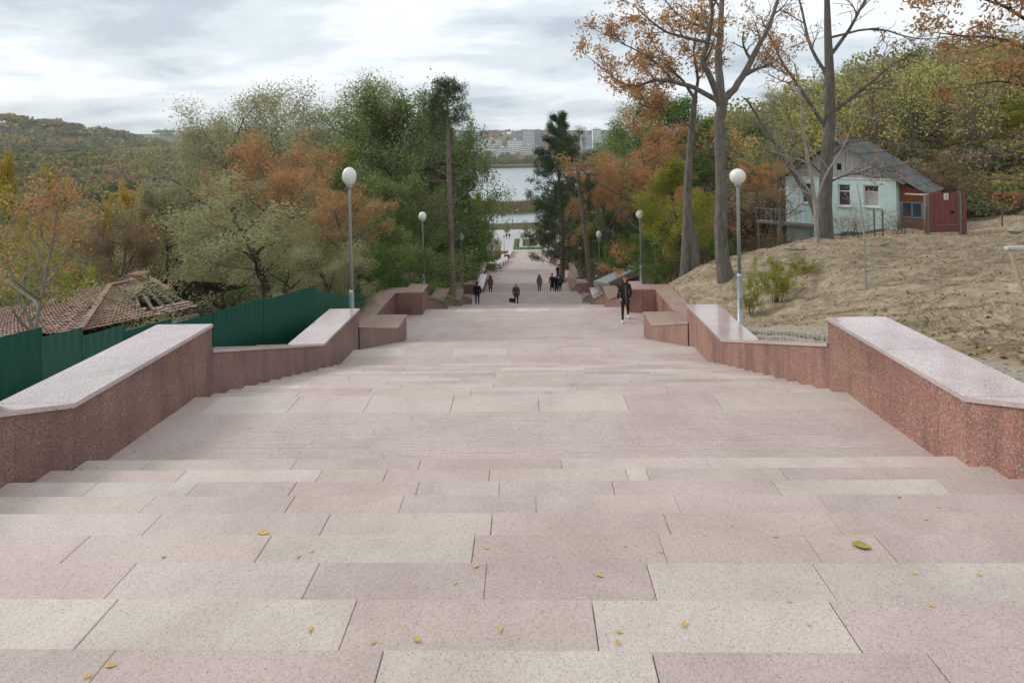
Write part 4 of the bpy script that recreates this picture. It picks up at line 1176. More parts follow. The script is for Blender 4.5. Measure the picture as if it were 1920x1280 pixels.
def bark(name, c0, c1):
    m, nt, out = mat(name); v = pos(nt)
    mp = N(nt, "ShaderNodeMapping"); mp.inputs["Scale"].default_value = (1, 1, .3); nt.links.new(v, mp.inputs[0])
    n = noise(nt, mp.outputs[0], 9, 6, .65, .4)
    bsdf(nt, out, mixc(nt, ramp(nt, n, [(.3, (0, 0, 0)), (.7, (1, 1, 1))]), c0, c1), .9, .15, bump=n, bstr=.6, bdist=.02)
    return m
BK = {'grey': bark("bark_grey", (0.085, 0.075, 0.065), (0.20, 0.18, 0.16)), 'dark': bark("bark_dark", (0.045, 0.038, 0.03), (0.12, 0.10, 0.08)), 'pale': bark("bark_pale", (0.24, 0.22, 0.18), (0.40, 0.37, 0.32)), 'pine': bark("bark_pine", (0.13, 0.10, 0.08), (0.27, 0.215, 0.175))}

class Tree:
    def __init__(s, seed): s.r = np.random.default_rng(seed); s.ch = []; s.tips = []; s.minr = .005
    def branch(s, p, d, L, r, lvl, levels, kids, ratio=.58, wob=.16, up=.05, ang=(28, 62), npt=6, tipr=.22):
        R = s.r; p = np.array(p, float); d = np.array(d, float) / np.linalg.norm(d)
        pts = [p]; st = L / (npt - 1)
        for i in range(npt - 1):
            d = d + R.normal(size=3) * wob + np.array([0, 0, up]); d /= np.linalg.norm(d)
            pts.append(pts[-1] + d * st)
        pts = np.array(pts); rad = np.linspace(r, max(s.minr * .8, r * tipr), npt)
        s.ch.append((pts, rad))
        s.sub(pts, rad, L, lvl, levels, kids, ratio, wob, up, ang, npt, tipr)
    def sub(s, pts, rad, L, lvl, levels, kids, ratio=.58, wob=.16, up=.05, ang=(28, 62), npt=6, tipr=.22, t0=.25):
        R = s.r; n = len(pts)
        if lvl >= levels:
            for t in (.55, .8, 1.0):
                i = t * (n - 1); a = int(min(n - 2, i)); q = pts[a] + (pts[a + 1] - pts[a]) * (i - a)
                s.tips.append((q, pts[-1] - pts[-2]))
            return
        for k in range(kids):
            t = t0 + (1 - t0) * (k + R.uniform(.2, .9)) / kids if k < kids - 1 else 1.0
            i = t * (n - 1); a = int(min(n - 2, i)); q = pts[a] + (pts[a + 1] - pts[a]) * (i - a)
            dd = pts[a + 1] - pts[a]; dd = dd / np.linalg.norm(dd)
            ax = np.cross(dd, R.normal(size=3)); ax /= np.linalg.norm(ax)
            an = math.radians(R.uniform(*ang)) * (0.35 if k == kids - 1 else 1)
            nd = dd * math.cos(an) + np.cross(ax, dd) * math.sin(an)
            rr = np.interp(t, np.linspace(0, 1, n), rad) * .62
            s.branch(q, nd, L * ratio * R.uniform(.75, 1.2) * (1.15 - .35 * t), max(rr, s.minr), lvl + 1, levels, kids, ratio, wob, up, ang, max(4, npt - 1), tipr)
    def trunk_mesh(s, name, mt):
        V, Q = tubes(s.ch); return arr_mesh(name, V, Q, [mt], smooth=True)
    def crown_mesh(s, name, mt, per, rc, L, Wd, droop=.2, frac=1.0, flat=1.0):
        R = s.r; tp = s.tips
        if frac < 1: tp = [t for t in tp if R.random() < frac]
        T = np.array([t[0] for t in tp]); D = np.array([t[1] for t in tp]); n = len(T)
        if n == 0: T = np.zeros((1, 3)); D = np.ones((1, 3)); n = 1
        C = np.repeat(T, per, 0) + R.normal(size=(n * per, 3)) * rc * np.array([1, 1, flat])
        DD = np.repeat(D / (np.linalg.norm(D, axis=1)[:, None] + 1e-9), per, 0) * .5 + R.normal(size=(n * per, 3)) * .8 + np.array([0, 0, -droop])
        sz = R.uniform(.65, 1.3, n * per)
        V, Fc = leaf_quads(C, DD, L * sz, Wd * sz, R)
        lv = np.clip(np.repeat(R.uniform(0, 1, n), per) * .45 + R.uniform(0, 1, n * per) * .55, 0, 1)
        return arr_mesh(name, V, Fc, [mt], attr={"lv": np.repeat(lv, 4)})

def proto(seed, kind):
    """(trunk mesh, crown mesh, height, width) of a tree about 10 m tall"""
    T = Tree(seed); R = T.r
    if kind in ('olive', 'dark', 'orange', 'bare', 'yellow', 'gold', 'thin', 'high', 'sumac'):
        H = 10.0
        fb, sp, nm = {'olive': (.16, 50, 13), 'dark': (.12, 54, 15), 'orange': (.24, 58, 9), 'bare': (.22, 44, 9), 'sumac': (.60, 62, 9), 'high': (.58, 48, 8), 'yellow': (.15, 45, 12), 'gold': (.2, 30, 11), 'thin': (.3, 35, 7)}[kind]
        n = 9; pts = [np.zeros(3)]; d = np.array([0, 0, 1.0])
        for i in range(n - 1):
            d = d + R.normal(size=3) * .07; d[2] = abs(d[2]); d /= np.linalg.norm(d); pts.append(pts[-1] + d * H * .80 / (n - 1))
        pts = np.array(pts); rad = np.linspace(.20, .05, n) * (.55 if kind in ('high', 'thin') else 1); rad[0] *= 1.3
        T.ch.append((pts, rad))
        for k in range(nm):
            t = fb + (1 - fb) * (k + R.uniform(0, .8)) / nm; i = t * (n - 1); a = int(min(n - 2, i)); q = pts[a] + (pts[a + 1] - pts[a]) * (i - a)
            az = k * 2.4 + R.uniform(-.5, .5); el = math.radians(90 - sp * R.uniform(.7, 1.2) * (1.15 - .75 * max(0, t - .3)))
            L = H * (.36 if kind not in ('gold', 'thin') else .26) * (1.12 - .62 * t) * R.uniform(.8, 1.15) * (1.2 if kind == 'orange' else 1)
            T.branch(q, (math.cos(az) * math.cos(el), math.sin(az) * math.cos(el), math.sin(el)), L, .085 * (1.1 - .6 * t), 1, 3, 4 if kind != 'bare' else 5, ratio=.56, wob=.15, up=.06 if kind != 'olive' else .02)
        T.tips.append((pts[-1], d))
    elif kind == 'shrub':
        H = 3.0
        for k in range(9):
            az = k * 2.4; el = math.radians(R.uniform(48, 85))
            T.branch((R.normal() * .12, R.normal() * .12, -.05), (math.cos(az) * math.cos(el), math.sin(az) * math.cos(el), math.sin(el)), 2.3 * R.uniform(.7, 1.1), .035, 1, 3, 4, ratio=.5, wob=.14, up=.03)
    elif kind == 'thicket':
        H = 3.0
        for k in range(16):
            az = k * 2.4; el = math.radians(R.uniform(60, 88))
            T.branch((R.normal() * .35, R.normal() * .35, -.05), (math.cos(az) * math.cos(el), math.sin(az) * math.cos(el), math.sin(el)), 2.6 * R.uniform(.6, 1.1), .025, 1, 3, 4, ratio=.5, wob=.18, up=.03)
    elif kind == 'pine':
        H = 12.0
        n = 10; pts = np.array([[math.sin(i * .7) * .10, math.cos(i * .9) * .08, H * i / (n - 1)] for i in range(n)]); rad = np.linspace(.22, .03, n)
        T.ch.append((pts, rad))
        for k in range(58):
            z = H * (.16 + .84 * (k / 58)); az = k * 2.4 + R.uniform(-.4, .4); L = (1 - (k / 58) ** 1.4) * 2.6 * R.uniform(.65, 1.15) + .35
            q = np.array([np.interp(z, pts[:, 2], pts[:, 0]), np.interp(z, pts[:, 2], pts[:, 1]), z]); el = math.radians(R.uniform(-6, 26) + 20 * k / 58)
            T.branch(q, (math.cos(az) * math.cos(el), math.sin(az) * math.cos(el), math.sin(el)), L, .035, 2, 3, 6, ratio=.34, wob=.10, up=.05, npt=5)
    crown = {
     'olive': (LM['olive'], 56, .24, .095, .040, .35), 'dark': (LM['dark'], 46, .25, .125, .066, .25), 'orange': (LM['orange'], 40, .18, .13, .055, .30),
     'bare': (LM['brown'], 4, .14, .09, .045, .2), 'yellow': (LM['yellow'], 40, .24, .135, .07, .3), 'gold': (LM['gold'], 22, .17, .14, .09, .3), 'thin': (LM['yellow'], 12, .2, .13, .06, .3), 'sumac': (LM['orange'], 19, .15, .12, .05, .35), 'high': (LM['orange'], 9, .2, .13, .055, .3),
     'shrub': (LM['green'], 20, .09, .085, .045, .2), 'thicket': (LM['brown'], 2, .1, .08, .04, .2), 'pine': (LM['pine'], 36, .13, .20, .030, -.15)}[kind]
    tm = T.trunk_mesh(kind + "_trunk", BK['pine' if kind == 'pine' else 'pale' if kind in ('thin', 'high') else 'grey' if kind in ('bare', 'orange', 'sumac') else 'dark'])
    cm = T.crown_mesh(kind + "_crown", crown[0], crown[1], crown[2], crown[3], crown[4], crown[5])
    co = np.empty(len(cm.vertices) * 3, np.float32); cm.vertices.foreach_get("co", co); co = co.reshape(-1, 3)
    return tm, cm, float(np.percentile(co[:, 2], 99.7)), float(np.percentile(np.abs(co[:, :2]), 93) * 2)
PROTO = {}
def pr(kind, i=0):
    if (kind, i) not in PROTO: PROTO[(kind, i)] = proto(hash_seed(kind, i), kind)
    return PROTO[(kind, i)]
def hash_seed(kind, i): return sum(ord(c) * (k + 3) for k, c in enumerate(kind)) * 7 + i * 131
def plant(name, kind, var, px, top, d, width, label, group, leaf=None, cat="tree", rz=None, base=None, lean=(0, 0)):
    tm, cm, H, Wd = pr(kind, var)
    q = P(px, top, d); x, y = q[0], q[1]
    zb = g(x, y) - .08 if base is None else P(px, base, d)[2]
    h = max(.6, q[2] - zb); w = width / F * d
    root = empty(name, (x, y, zb), (px * .37) % 6.28 if rz is None else rz, label, cat, group)
    root.scale = (w / Wd, w / Wd, h / H); root.rotation_euler[0], root.rotation_euler[1] = lean
    t = obj("trunk", tm, root) if kind not in ('shrub', 'thicket') else obj("stems", tm, root)
    c = obj("crown" if kind not in ('shrub', 'thicket') else "foliage", cm, root)
    if leaf:
        c.material_slots[0].link = 'OBJECT'; c.material_slots[0].material = LM[leaf]
    return root
GL_, GR_, GV_ = "trees left of the stairs", "trees right of the stairs", "trees in the valley behind the ruined house"
TL = [
 # left mass, far to near
 ("poplar_tree", 'olive', 0, 430, 168, 50, 250, "grey-green willow-like tree, leftmost of the tall ones on the skyline", GL_, None),
 ("poplar_tree", 'olive', 1, 540, 160, 54, 250, "tall grey-olive tree with dark open branches above the rust-leaved sumac", GL_, None),
 ("poplar_tree", 'olive', 0, 635, 140, 48, 290, "tallest olive-green tree of the left-hand wood, twiggy top", GL_, None),
 ("broadleaf_tree", 'dark', 0, 735, 160, 44, 280, "broad dark green tree in the middle of the left-hand wood", GL_, None),
 ("broadleaf_tree", 'dark', 1, 785, 178, 56, 190, "dark green tree just left of the tall bare pine trunk", GL_, None),
 ("broadleaf_tree", 'dark', 0, 838, 218, 56, 125, "dark drooping tree overhanging the lake view from the left", GL_, None),
 ("broadleaf_tree", 'dark', 1, 640, 270, 36, 240, "dark green tree behind the rust-leaved sumac and nearest left lamp", GL_, None),
 ("broadleaf_tree", 'dark', 0, 742, 330, 33, 190, "shadowy dark green tree behind the second left lamp", GL_, None),
 ("broadleaf_tree", 'dark', 1, 700, 380, 28, 200, "low dark green tree filling the gap under the left wood", GL_, None),
 ("young_tree", 'yellow', 0, 878, 365, 52, 90, "yellow-green tree beside the stairs behind the pine trunk", GL_, 'green'),
 ("young_tree", 'yellow', 0, 898, 380, 75, 60, "yellowing green tree further down, left of the far stairs", GL_, 'green'),
 ("young_tree", 'yellow', 0, 893, 360, 104, 44, "distant green tree framing the lake on the left", GL_, None),
 ("young_tree", 'yellow', 0, 912, 412, 125, 30, "small far yellow-green tree at the lower left of the stairs", GL_, 'green'),
 ("olive_tree", 'olive', 1, 490, 330, 24, 300, "wide grey-olive bushy tree rising behind the green fence", GL_, None),
 ("olive_tree", 'olive', 0, 425, 400, 31, 150, "smaller grey-olive tree right of the ruined roof", GL_, None),
 ("olive_tree", 'olive', 1, 610, 420, 21, 150, "low grey-olive bushy tree hanging over the fence corner", GL_, None),
 ("sumac_tree", 'sumac', 0, 500, 245, 33, 190, "rust-orange tree standing above the grey-olive bush", GL_, None),
 ("sumac_tree", 'sumac', 1, 590, 300, 27, 150, "rust-orange tree left of the nearest left lamp globe", GL_, None),
 ("sumac_tree", 'sumac', 0, 648, 345, 23, 150, "rust-orange tree directly behind the nearest left lamp pole", GL_, None),
 ("broadleaf_tree", 'dark', 0, 310, 340, 46, 160, "green-brown round tree in the valley above the chimney", GV_, 'olive'),
 ("broadleaf_tree", 'orange', 1, 215, 400, 33, 170, "red-brown round tree directly above the ruined roof", GV_, 'brown'),
 ("sumac_tree", 'high', 0, 40, 310, 17, 210, "pale-trunked tree with thin orange leaves at the left edge", GV_, 'orange'),
 ("ash_tree", 'thin', 0, 95, 330, 22, 170, "thin pale-trunked yellow-leaved tree left of the ruined roof", GV_, None),
 ("poplar_tree", 'gold', 0, 118, 308, 75, 50, "slim yellow poplar left of centre in the valley", GV_, 'yellow'),
 ("poplar_tree", 'gold', 0, 10, 285, 48, 70, "golden poplar cut by the left edge of the picture", GV_, None),
 ("maple_tree", 'gold', 0, 192, 362, 62, 50, "small bright yellow tree in the valley above the red-brown tree", GV_, None),
 ("maple_tree", 'gold', 0, 285, 345, 58, 70, "orange-yellow treetop right of the small bright yellow one", GV_, None),
 ("maple_tree", 'gold', 0, 276, 405, 46, 36, "small yellow treetop low beside the red-brown tree", GV_, None),
 ("broadleaf_tree", 'olive', 0, 30, 420, 34, 170, "olive tree low at the left edge behind pale trunks", GV_, None),
 ("broadleaf_tree", 'bare', 0, 390, 320, 60, 120, "leafless grey-brown tree left of the rust-orange tree", GV_, None),
 ("broadleaf_tree", 'dark', 1, 140, 400, 44, 150, "dull green tree between the pale trunks and the red-brown tree", GV_, 'olive'),
 ("broadleaf_tree", 'dark', 1, 395, 430, 36, 110, "dark green tree in the hollow behind the collapsed rafters", GV_, None),
 # right mass
 ("broadleaf_tree", 'dark', 0, 1255, 175, 62, 220, "tall green tree on the skyline behind the rust-leaved maple", GR_, 'green'),
 ("broadleaf_tree", 'olive', 1, 1190, 205, 74, 120, "grey-green treetop left of the big rust maple on the skyline", GR_, None),
 ("broadleaf_tree", 'olive', 0, 1140, 255, 110, 90, "pale yellow-green tree behind the dark pine, near the white tower", GR_, 'green'),
 ("maple_tree", 'orange', 0, 1205, 205, 40, 270, "largest rust-orange maple right of the lake view", GR_, None),
 ("maple_tree", 'orange', 1, 1140, 290, 48, 130, "rust-orange maple lower branches beside the dark pine", GR_, None),
 ("maple_tree", 'orange', 0, 1265, 300, 33, 180, "rust-orange maple behind the twin grey trunks", GR_, None),
 ("young_tree", 'yellow', 0, 1285, 295, 27.5, 140, "yellow-green young tree in front of the twin grey trunks", GR_, None),
 ("young_tree", 'yellow', 0, 1225, 400, 31, 100, "low green tree behind the second right lamp", GR_, 'green'),
 ("broadleaf_tree", 'dark', 1, 1155, 380, 52, 130, "dark green tree behind the leaning pine trunk", GR_, None),
 ("broadleaf_tree", 'dark', 0, 1105, 330, 75, 90, "dark green tree under the pine, above the far right stairs", GR_, None),
 ("broadleaf_tree", 'dark', 1, 1026, 385, 150, 50, "dark rounded tree at the right of the plaza by the lake", GR_, 'dark'),
 ("broadleaf_tree", 'dark', 0, 1066, 350, 130, 70, "dark tree overhanging the plaza right of the monument", GR_, None),
 ("broadleaf_tree", 'bare', 0, 1420, 250, 44, 170, "brown twiggy tree behind the big grey trunk", GR_, 'brown'),
 ("broadleaf_tree", 'dark', 1, 1420, 215, 60, 160, "green hillside tree seen between the two big trunks", GR_, 'olive'),
 ("maple_tree", 'orange', 1, 1440, 300, 36, 110, "small rust-leaved tree left of the turquoise cottage", GR_, None),
 ("broadleaf_tree", 'bare', 1, 1460, 300, 31, 130, "tangled leafless grey tree before the cottage's left corner", GR_, None),
]
HG = "trees on the hillside behind the cottage"
hill = [(1490, 170, 62, 150, 'olive', 'olive', "olive-green hillside tree above the cottage's left eave"), (1600, 120, 66, 170, 'olive', 'olive', "olive hillside tree straight above the cottage ridge"),
        (1700, 105, 70, 190, 'thin', 'olive', "broad olive hillside tree above the cottage's right eave"), (1790, 95, 74, 170, 'thin', 'yellow', "yellow-green hillside tree above the red gate"),
        (1880, 95, 66, 180, 'olive', 'olive', "olive hillside tree high at the right edge"), (1650, 190, 50, 150, 'bare', 'olive', "half-bare grey tree just behind the slate roof"),
        (1740, 170, 54, 160, 'yellow', 'green', "green-yellow tree behind the annex"), (1820, 165, 50, 150, 'orange', 'brown', "brown-leaved tree above the gate's right post"),
        (1900, 180, 46, 150, 'yellow', 'yellow', "yellow autumn tree at the right edge above the wire fence"), (1560, 215, 48, 130, 'bare', 'brown', "bare brown tree behind the boarded gable"),
        (1850, 250, 42, 140, 'bare', 'brown', "leafless thin tree behind the wire fence"), (1930, 240, 38, 130, 'bare', 'olive', "sparse tree cut by the right edge at fence height"),
        (1780, 240, 44, 120, 'thin', 'yellow', "slender yellow-leaved tree behind the gate")]
for i, (px, top, d, w, k, lf, lab) in enumerate(hill): TL.append(("hillside_tree", k, i % 2 if k in ('dark', 'olive', 'bare', 'orange') else 0, px, top, d, w, lab, HG, lf if lf != k else None))
for (nm, k, v_, px, top, d, w, lab, grp, lf) in TL: plant(nm, k, v_, px, top, d, w, lab, grp, lf)
# pines
plant("pine_tree", 'pine', 0, 1048, 213, 64, 100, "dark pine with ragged crown right of the lake view", "pines by the stairs", rz=1.0)
plant("pine_tree", 'pine', 0, 1050, 345, 92, 70, "lower dark pine leaning over the plaza steps", "pines by the stairs", rz=2.5)
# bushes
BG = "bushes beside the stairs"
for (px, top, d, w, lf, lab) in ((1455, 480, 17.5, 84, 'yellow', "bright yellow-green bush on the soil slope"), (1408, 514, 17.0, 40, 'yellow', "smaller yellow-green bush left of the bright one"), (1500, 484, 19.5, 48, 'yellow', "low dull bush behind the bright yellow-green bush"),
        (715, 455, 24, 130, 'green', "bright green bush under the dark trees left of the stairs"), (650, 505, 20.5, 80, 'olive', "olive bush hanging over the dark green fence"), (740, 500, 26, 80, 'green', "small green bush behind the left alcove wall"),
        (110, 520, 27, 110, 'green', "green bush behind the left end of the ruined roof"), (160, 500, 30, 80, 'yellow', "lime-green bush behind the ruined roof"), (1235, 470, 27, 60, 'green', "green bush at the foot of the second right lamp"), (1345, 420, 26, 70, 'green', "green bush beside the big grey trunk"),
        (934, 442, 135, 14, 'orange', "small orange bush at the lower left of the stairs"), (890, 450, 78, 40, 'green', "leafy bush on the bank left of the lower steps"), (850, 480, 55, 45, 'green', "dark leafy bush beyond the second left alcove"), (1170, 440, 40, 70, 'green', "green bush below the rust maple at the ramp"), (985, 412, 190, 12, 'dark', "tiny round bush by the plaza railing"), (951, 412, 185, 12, 'dark', "tiny dark bush at the plaza's left corner")):
    plant("bush", 'shrub', 0, px, top, d, w, lab, BG, lf if lf != 'green' else None, "bush")
for (px, top, d, w, lab) in ((1255, 440, 27, 80, "brown leafless thicket left of the twin grey trunks"), (1320, 435, 26, 70, "brown leafless thicket between the grey trunks"), (1410, 425, 25.5, 90, "brown leafless thicket right of the big grey trunk"), (1460, 420, 27.5, 80, "brown thicket below the cottage balcony"), (1775, 288, 32, 110, "dense grey leafless bush beside the annex"), (1690, 385, 27, 70, "straggly thicket before the cottage's right corner"), (1600, 385, 27.5, 90, "straggly thicket with red leaves before the cottage windows"), (1860, 370, 30, 90, "straggly thicket behind the wire fence")):
    plant("thicket", 'thicket' if px != 1775 else 'shrub', 0, px, top, d, w, lab, "leafless thickets on the right slope", 'orange' if px == 1600 else 'brown' if px == 1775 else None, "thicket")

# hero trees guided by their limbs
def limb(T, pts, d, r0, r1, kids=5, levels=3, Ls=1.5, sub=True, dz=0.0, up=.05, t0=.25, ang=(28, 62)):
    n = len(pts)
    W_ = []
    for i, q in enumerate(pts):
        dd = d + dz * i / (n - 1) + (q[2] if len(q) > 2 else 0); W_.append(P(q[0], q[1], dd))
    W_ = np.array(W_)
    # resample smoothly
    t = np.linspace(0, n - 1, n * 3 - 2); w2 = np.stack([np.interp(t, np.arange(n), W_[:, k]) for k in range(3)], 1)
    ker = w2.copy(); ker[1:-1] = (w2[:-2] + 2 * w2[1:-1] + w2[2:]) / 4; w2 = ker
    w2[1:-1] += T.r.normal(size=w2[1:-1].shape) * r0 * .10
    rad = np.linspace(r0, r1, len(w2)); T.ch.append((w2, rad))
    if sub: T.sub(w2, rad, Ls, 1, levels, kids, .62, .17, up, ang, 6, .25, t0)
def hero(name, T, label, group, bk, leaf, per, rc, L, Wd, frac, base, cat="tree"):
    root = empty(name, base, 0, label, cat, group)
    b = np.array(base, float)
    T.ch = [(p - b, r) for p, r in T.ch]; T.tips = [(p - b, d) for p, d in T.tips]
    obj("trunk", T.trunk_mesh("trunk", BK[bk]), root)
    if leaf: obj("crown", T.crown_mesh("crown", LM[leaf], per, rc, L, Wd, .35, frac), root)
    return root
T = Tree(5); T.minr = .012; D0 = 20.5
base = P(1361, 522, D0); base[2] = min(base[2], g(base[0], base[1])) ; T.ch.append((np.array([P(1361, 545, D0), P(1360, 515, D0), P(1354, 480, D0), P(1351, 437, D0), P(1353, 350, D0), P(1350, 280, D0), P(1349, 227, D0), P(1356, 184, D0)]), np.array([.36, .29, .245, .225, .205, .19, .18, .185])))
limb(T, [(1356, 186), (1367, 178), (1394, 144), (1416, 96), (1433, 70), (1455, 20), (1464, -40)], D0, .15, .05, 6, 3, 1.9, dz=.8)
limb(T, [(1354, 186), (1346, 131), (1350, 70), (1354, 0), (1352, -70)], D0, .16, .07, 6, 3, 1.9, dz=1.2)
limb(T, [(1350, 200), (1332, 142), (1315, 118), (1328, 76), (1337, 26), (1330, -40)], D0, .13, .05, 6, 3, 1.9, dz=-1.0)
limb(T, [(1350, 192), (1306, 166), (1262, 153), (1227, 149), (1192, 164), (1157, 153), (1142, 136), (1104, 108)], D0, .10, .012, 8, 3, 1.25, dz=-1.4, up=.09)
limb(T, [(1262, 152), (1236, 122), (1205, 100), (1170, 84), (1128, 62)], D0 - .6, .05, .012, 7, 3, 1.2, dz=-.6, up=.06)
limb(T, [(1328, 80), (1290, 72), (1250, 62), (1215, 36), (1190, 12)], D0 - .6, .07, .015, 7, 3, 1.3, dz=-.9)
limb(T, [(1350, 70), (1310, 48), (1270, 30), (1240, -10)], D0 + .6, .07, .02, 7, 3, 1.4, dz=.8)
limb(T, [(1394, 144), (1420, 130), (1450, 120), (1478, 90)], D0 + .3, .05, .012, 6, 3, 1.2, dz=.6)
hero("tall_tree", T, "tall grey-trunked tree with forked limbs and orange leaves right of the stairs", GR_, 'grey', 'orange', 14, .14, .14, .055, .42, base)
T = Tree(9); T.minr = .010; D0 = 24.0
base = P(1290, 512, D0)
T.ch.append((np.array([P(1284, 525, D0), P(1284, 505, D0), P(1287, 430, D0), P(1290, 330, D0), P(1297, 240, D0), P(1303, 180, D0)]), np.array([.24, .2, .17, .16, .14, .11])))
T.ch.append((np.array([P(1304, 528, D0 + .1), P(1301, 508, D0 + .1), P(1297, 455, D0 + .1), P(1291, 420, D0), P(1290, 380, D0)]), np.array([.36, .29, .25, .2, .12])))
limb(T, [(1303, 185), (1280, 150), (1255, 130), (1230, 120)], D0, .08, .02, 6, 3, 1.3)
limb(T, [(1300, 200), (1310, 150), (1300, 100), (1305, 60)], D0, .09, .02, 6, 3, 1.4)
limb(T, [(1297, 240), (1260, 215), (1225, 205), (1200, 195)], D0, .06, .02, 6, 3, 1.3, dz=-.6)
hero("twin_trunk_tree", T, "tree with twin grey trunks left of the tall forked tree", GR_, 'grey', 'orange', 12, .2, .19, .075, .75, base)
T = Tree(12); T.minr = .015; D0 = 25.0
base = P(1548, 452, D0)
T.ch.append((np.array([P(1549, 472, D0), P(1549, 446, D0), P(1547, 380, D0), P(1550, 300, D0), P(1556, 230, D0), P(1556, 150, D0), P(1552, 60, D0), P(1550, -30, D0)]), np.array([.38, .31, .275, .255, .235, .20, .15, .10])))
limb(T, [(1556, 215), (1600, 180), (1640, 150), (1672, 122)], D0, .10, .02, 6, 3, 2.0, dz=-1)
limb(T, [(1556, 250), (1500, 165), (1468, 120), (1440, 60), (1425, 30)], D0, .10, .02, 8, 3, 2.4, dz=.8)
limb(T, [(1555, 150), (1520, 92), (1503, 20), (1490, -40)], D0, .09, .03, 6, 3, 2.0, dz=1)
limb(T, [(1552, 110), (1592, 58), (1622, 0), (1640, -40)], D0, .09, .03, 6, 3, 2.0, dz=-.6)
limb(T, [(1552, 72), (1640, 50), (1720, 76), (1800, 68)], D0, .06, .012, 7, 3, 1.3, dz=-2)
limb(T, [(1550, 300), (1590, 268), (1625, 240), (1650, 215)], D0, .05, .014, 6, 3, 1.8, dz=-1)
limb(T, [(1548, 345), (1580, 330), (1620, 322), (1665, 300)], D0, .045, .014, 6, 3, 1.7, dz=-1.4)
limb(T, [(1548, 335), (1515, 300), (1480, 285), (1440, 280)], D0, .045, .014, 6, 3, 1.7, dz=.6)
hero("bare_tree", T, "tall nearly leafless dark-trunked tree in front of the cottage", GR_, 'grey', 'orange', 3, .16, .18, .07, .22, base)
T = Tree(14); T.minr = .014; D0 = 22.8
base = P(1533, 470, D0)
limb(T, [(1534, 480), (1531, 400), (1522, 330), (1505, 250), (1503, 190), (1490, 120)], D0, .095, .03, 6, 3, 1.9)
limb(T, [(1529, 390), (1545, 330), (1580, 280), (1600, 230)], D0, .05, .014, 6, 3, 1.7)
limb(T, [(1527, 372), (1490, 318), (1470, 280), (1450, 240)], D0, .045, .012, 6, 3, 1.4)
hero("thin_pale_tree", T, "thin pale-barked leafless tree beside the dark trunk before the cottage", GR_, 'pale', 'brown', 1, .1, .1, .05, .3, base)
T = Tree(15); T.minr = .010; D0 = 24.2
base = P(1541, 445, D0)
limb(T, [(1541, 448), (1527, 388), (1490, 330), (1440, 250), (1402, 190)], D0, .13, .05, 3, 2, .9, dz=1.0)
hero("leaning_tree", T, "dead mottled trunk leaning left before the cottage", GR_, 'grey', None, 1, .1, .1, .05, 1, base)
T = Tree(16); D0 = 15.5
base = P(1623, 480, D0); base[2] = g(base[0], base[1])
T.ch.append((np.array([base - UP * .1, P(1620, 430, D0), P(1613, 380, D0), P(1607, 345, D0)]), np.array([.028, .024, .016, .008])))
limb(T, [(1616, 405), (1600, 385), (1590, 370)], D0, .01, .004, 3, 2, .35)
limb(T, [(1613, 385), (1630, 370), (1640, 350)], D0, .01, .004, 3, 2, .35)
hero("sapling", T, "slender planted sapling with few red-brown leaves on the soil mound", GR_, 'pale', 'orange', 2, .07, .09, .045, .7, base)
T = Tree(18); T.minr = .010; D0 = 19.0
base = P(2010, 470, D0); base[2] = g(base[0], base[1])
T.ch.append((np.array([base - UP * .3, P(2005, 350, D0), P(1995, 220, D0), P(1990, 120, D0), P(1985, 0, D0)]), np.array([.34, .28, .24, .2, .14])))
limb(T, [(1990, 150), (1930, 92), (1870, 70), (1800, 68), (1745, 60)], D0, .08, .012, 7, 3, 1.25, dz=-.6)
limb(T, [(1992, 180), (1930, 165), (1870, 150), (1800, 165)], D0, .06, .012, 6, 3, 1.1, dz=.8)
limb(T, [(1988, 90), (1930, 40), (1880, 10), (1820, -10), (1760, -5)], D0, .08, .012, 7, 3, 1.3, dz=-1)
limb(T, [(1986, 60), (1950, 10), (1930, -30)], D0, .09, .03, 6, 3, 1.5)
hero("overhanging_tree", T, "orange-leaved branches reaching in from the right edge of the picture", GR_, 'dark', 'orange', 8, .18, .19, .07, .6, base)
# tall pine with a bare trunk, left
T = Tree(20); D0 = 33.0
base = P(848, 540, D0); base[2] = min(base[2], g(base[0], base[1]) + .1)
tr = np.array([base - UP * .2, P(848, 530, D0), P(846, 450, D0), P(843, 350, D0), P(840, 250, D0), P(838, 165, D0)])
T.ch.append((tr, np.array([.23, .2, .17, .14, .10, .03])))
R = T.r
for k in range(46):                                   # dead whorls
    py = R.uniform(262, 445); az = R.uniform(0, 6.28); q = P(np.interp(py, [165, 250, 350, 450], [838, 840, 843, 846]), py, D0)
    L = R.uniform(.8, 2.4); save = T.tips; T.tips = []
    T.branch(q, (math.cos(az), math.sin(az), R.uniform(-.15, .4)), L, .022, 2, 3, 5, ratio=.5, wob=.12, up=-.01, npt=6); T.tips = save
for k in range(34):                                   # live crown
    py = 158 + 96 * (k / 34) ** 1.1; az = k * 2.4; q = P(838.5, py, D0); L = .35 + 1.25 * math.sqrt(k / 34) * R.uniform(.6, 1.15)
    T.branch(q, (math.cos(az), math.sin(az), R.uniform(0, .5)), L, .025, 2, 3, 5, ratio=.42, wob=.12, up=.05, npt=5)
hero("pine_tree", T, "tall pine with bare trunk, dead twigs and small crown left of the lake view", "pines by the stairs", 'pine', 'pine', 26, .12, .18, .024, .85, base)
T = Tree(22); D0 = 43.0
base = P(1108, 535, D0)
T.ch.append((np.array([P(1109, 545, D0), P(1106, 520, D0), P(1099, 450, D0), P(1092, 400, D0), P(1084, 330, D0), P(1078, 280, D0)]), np.array([.24, .21, .19, .17, .13, .08])))
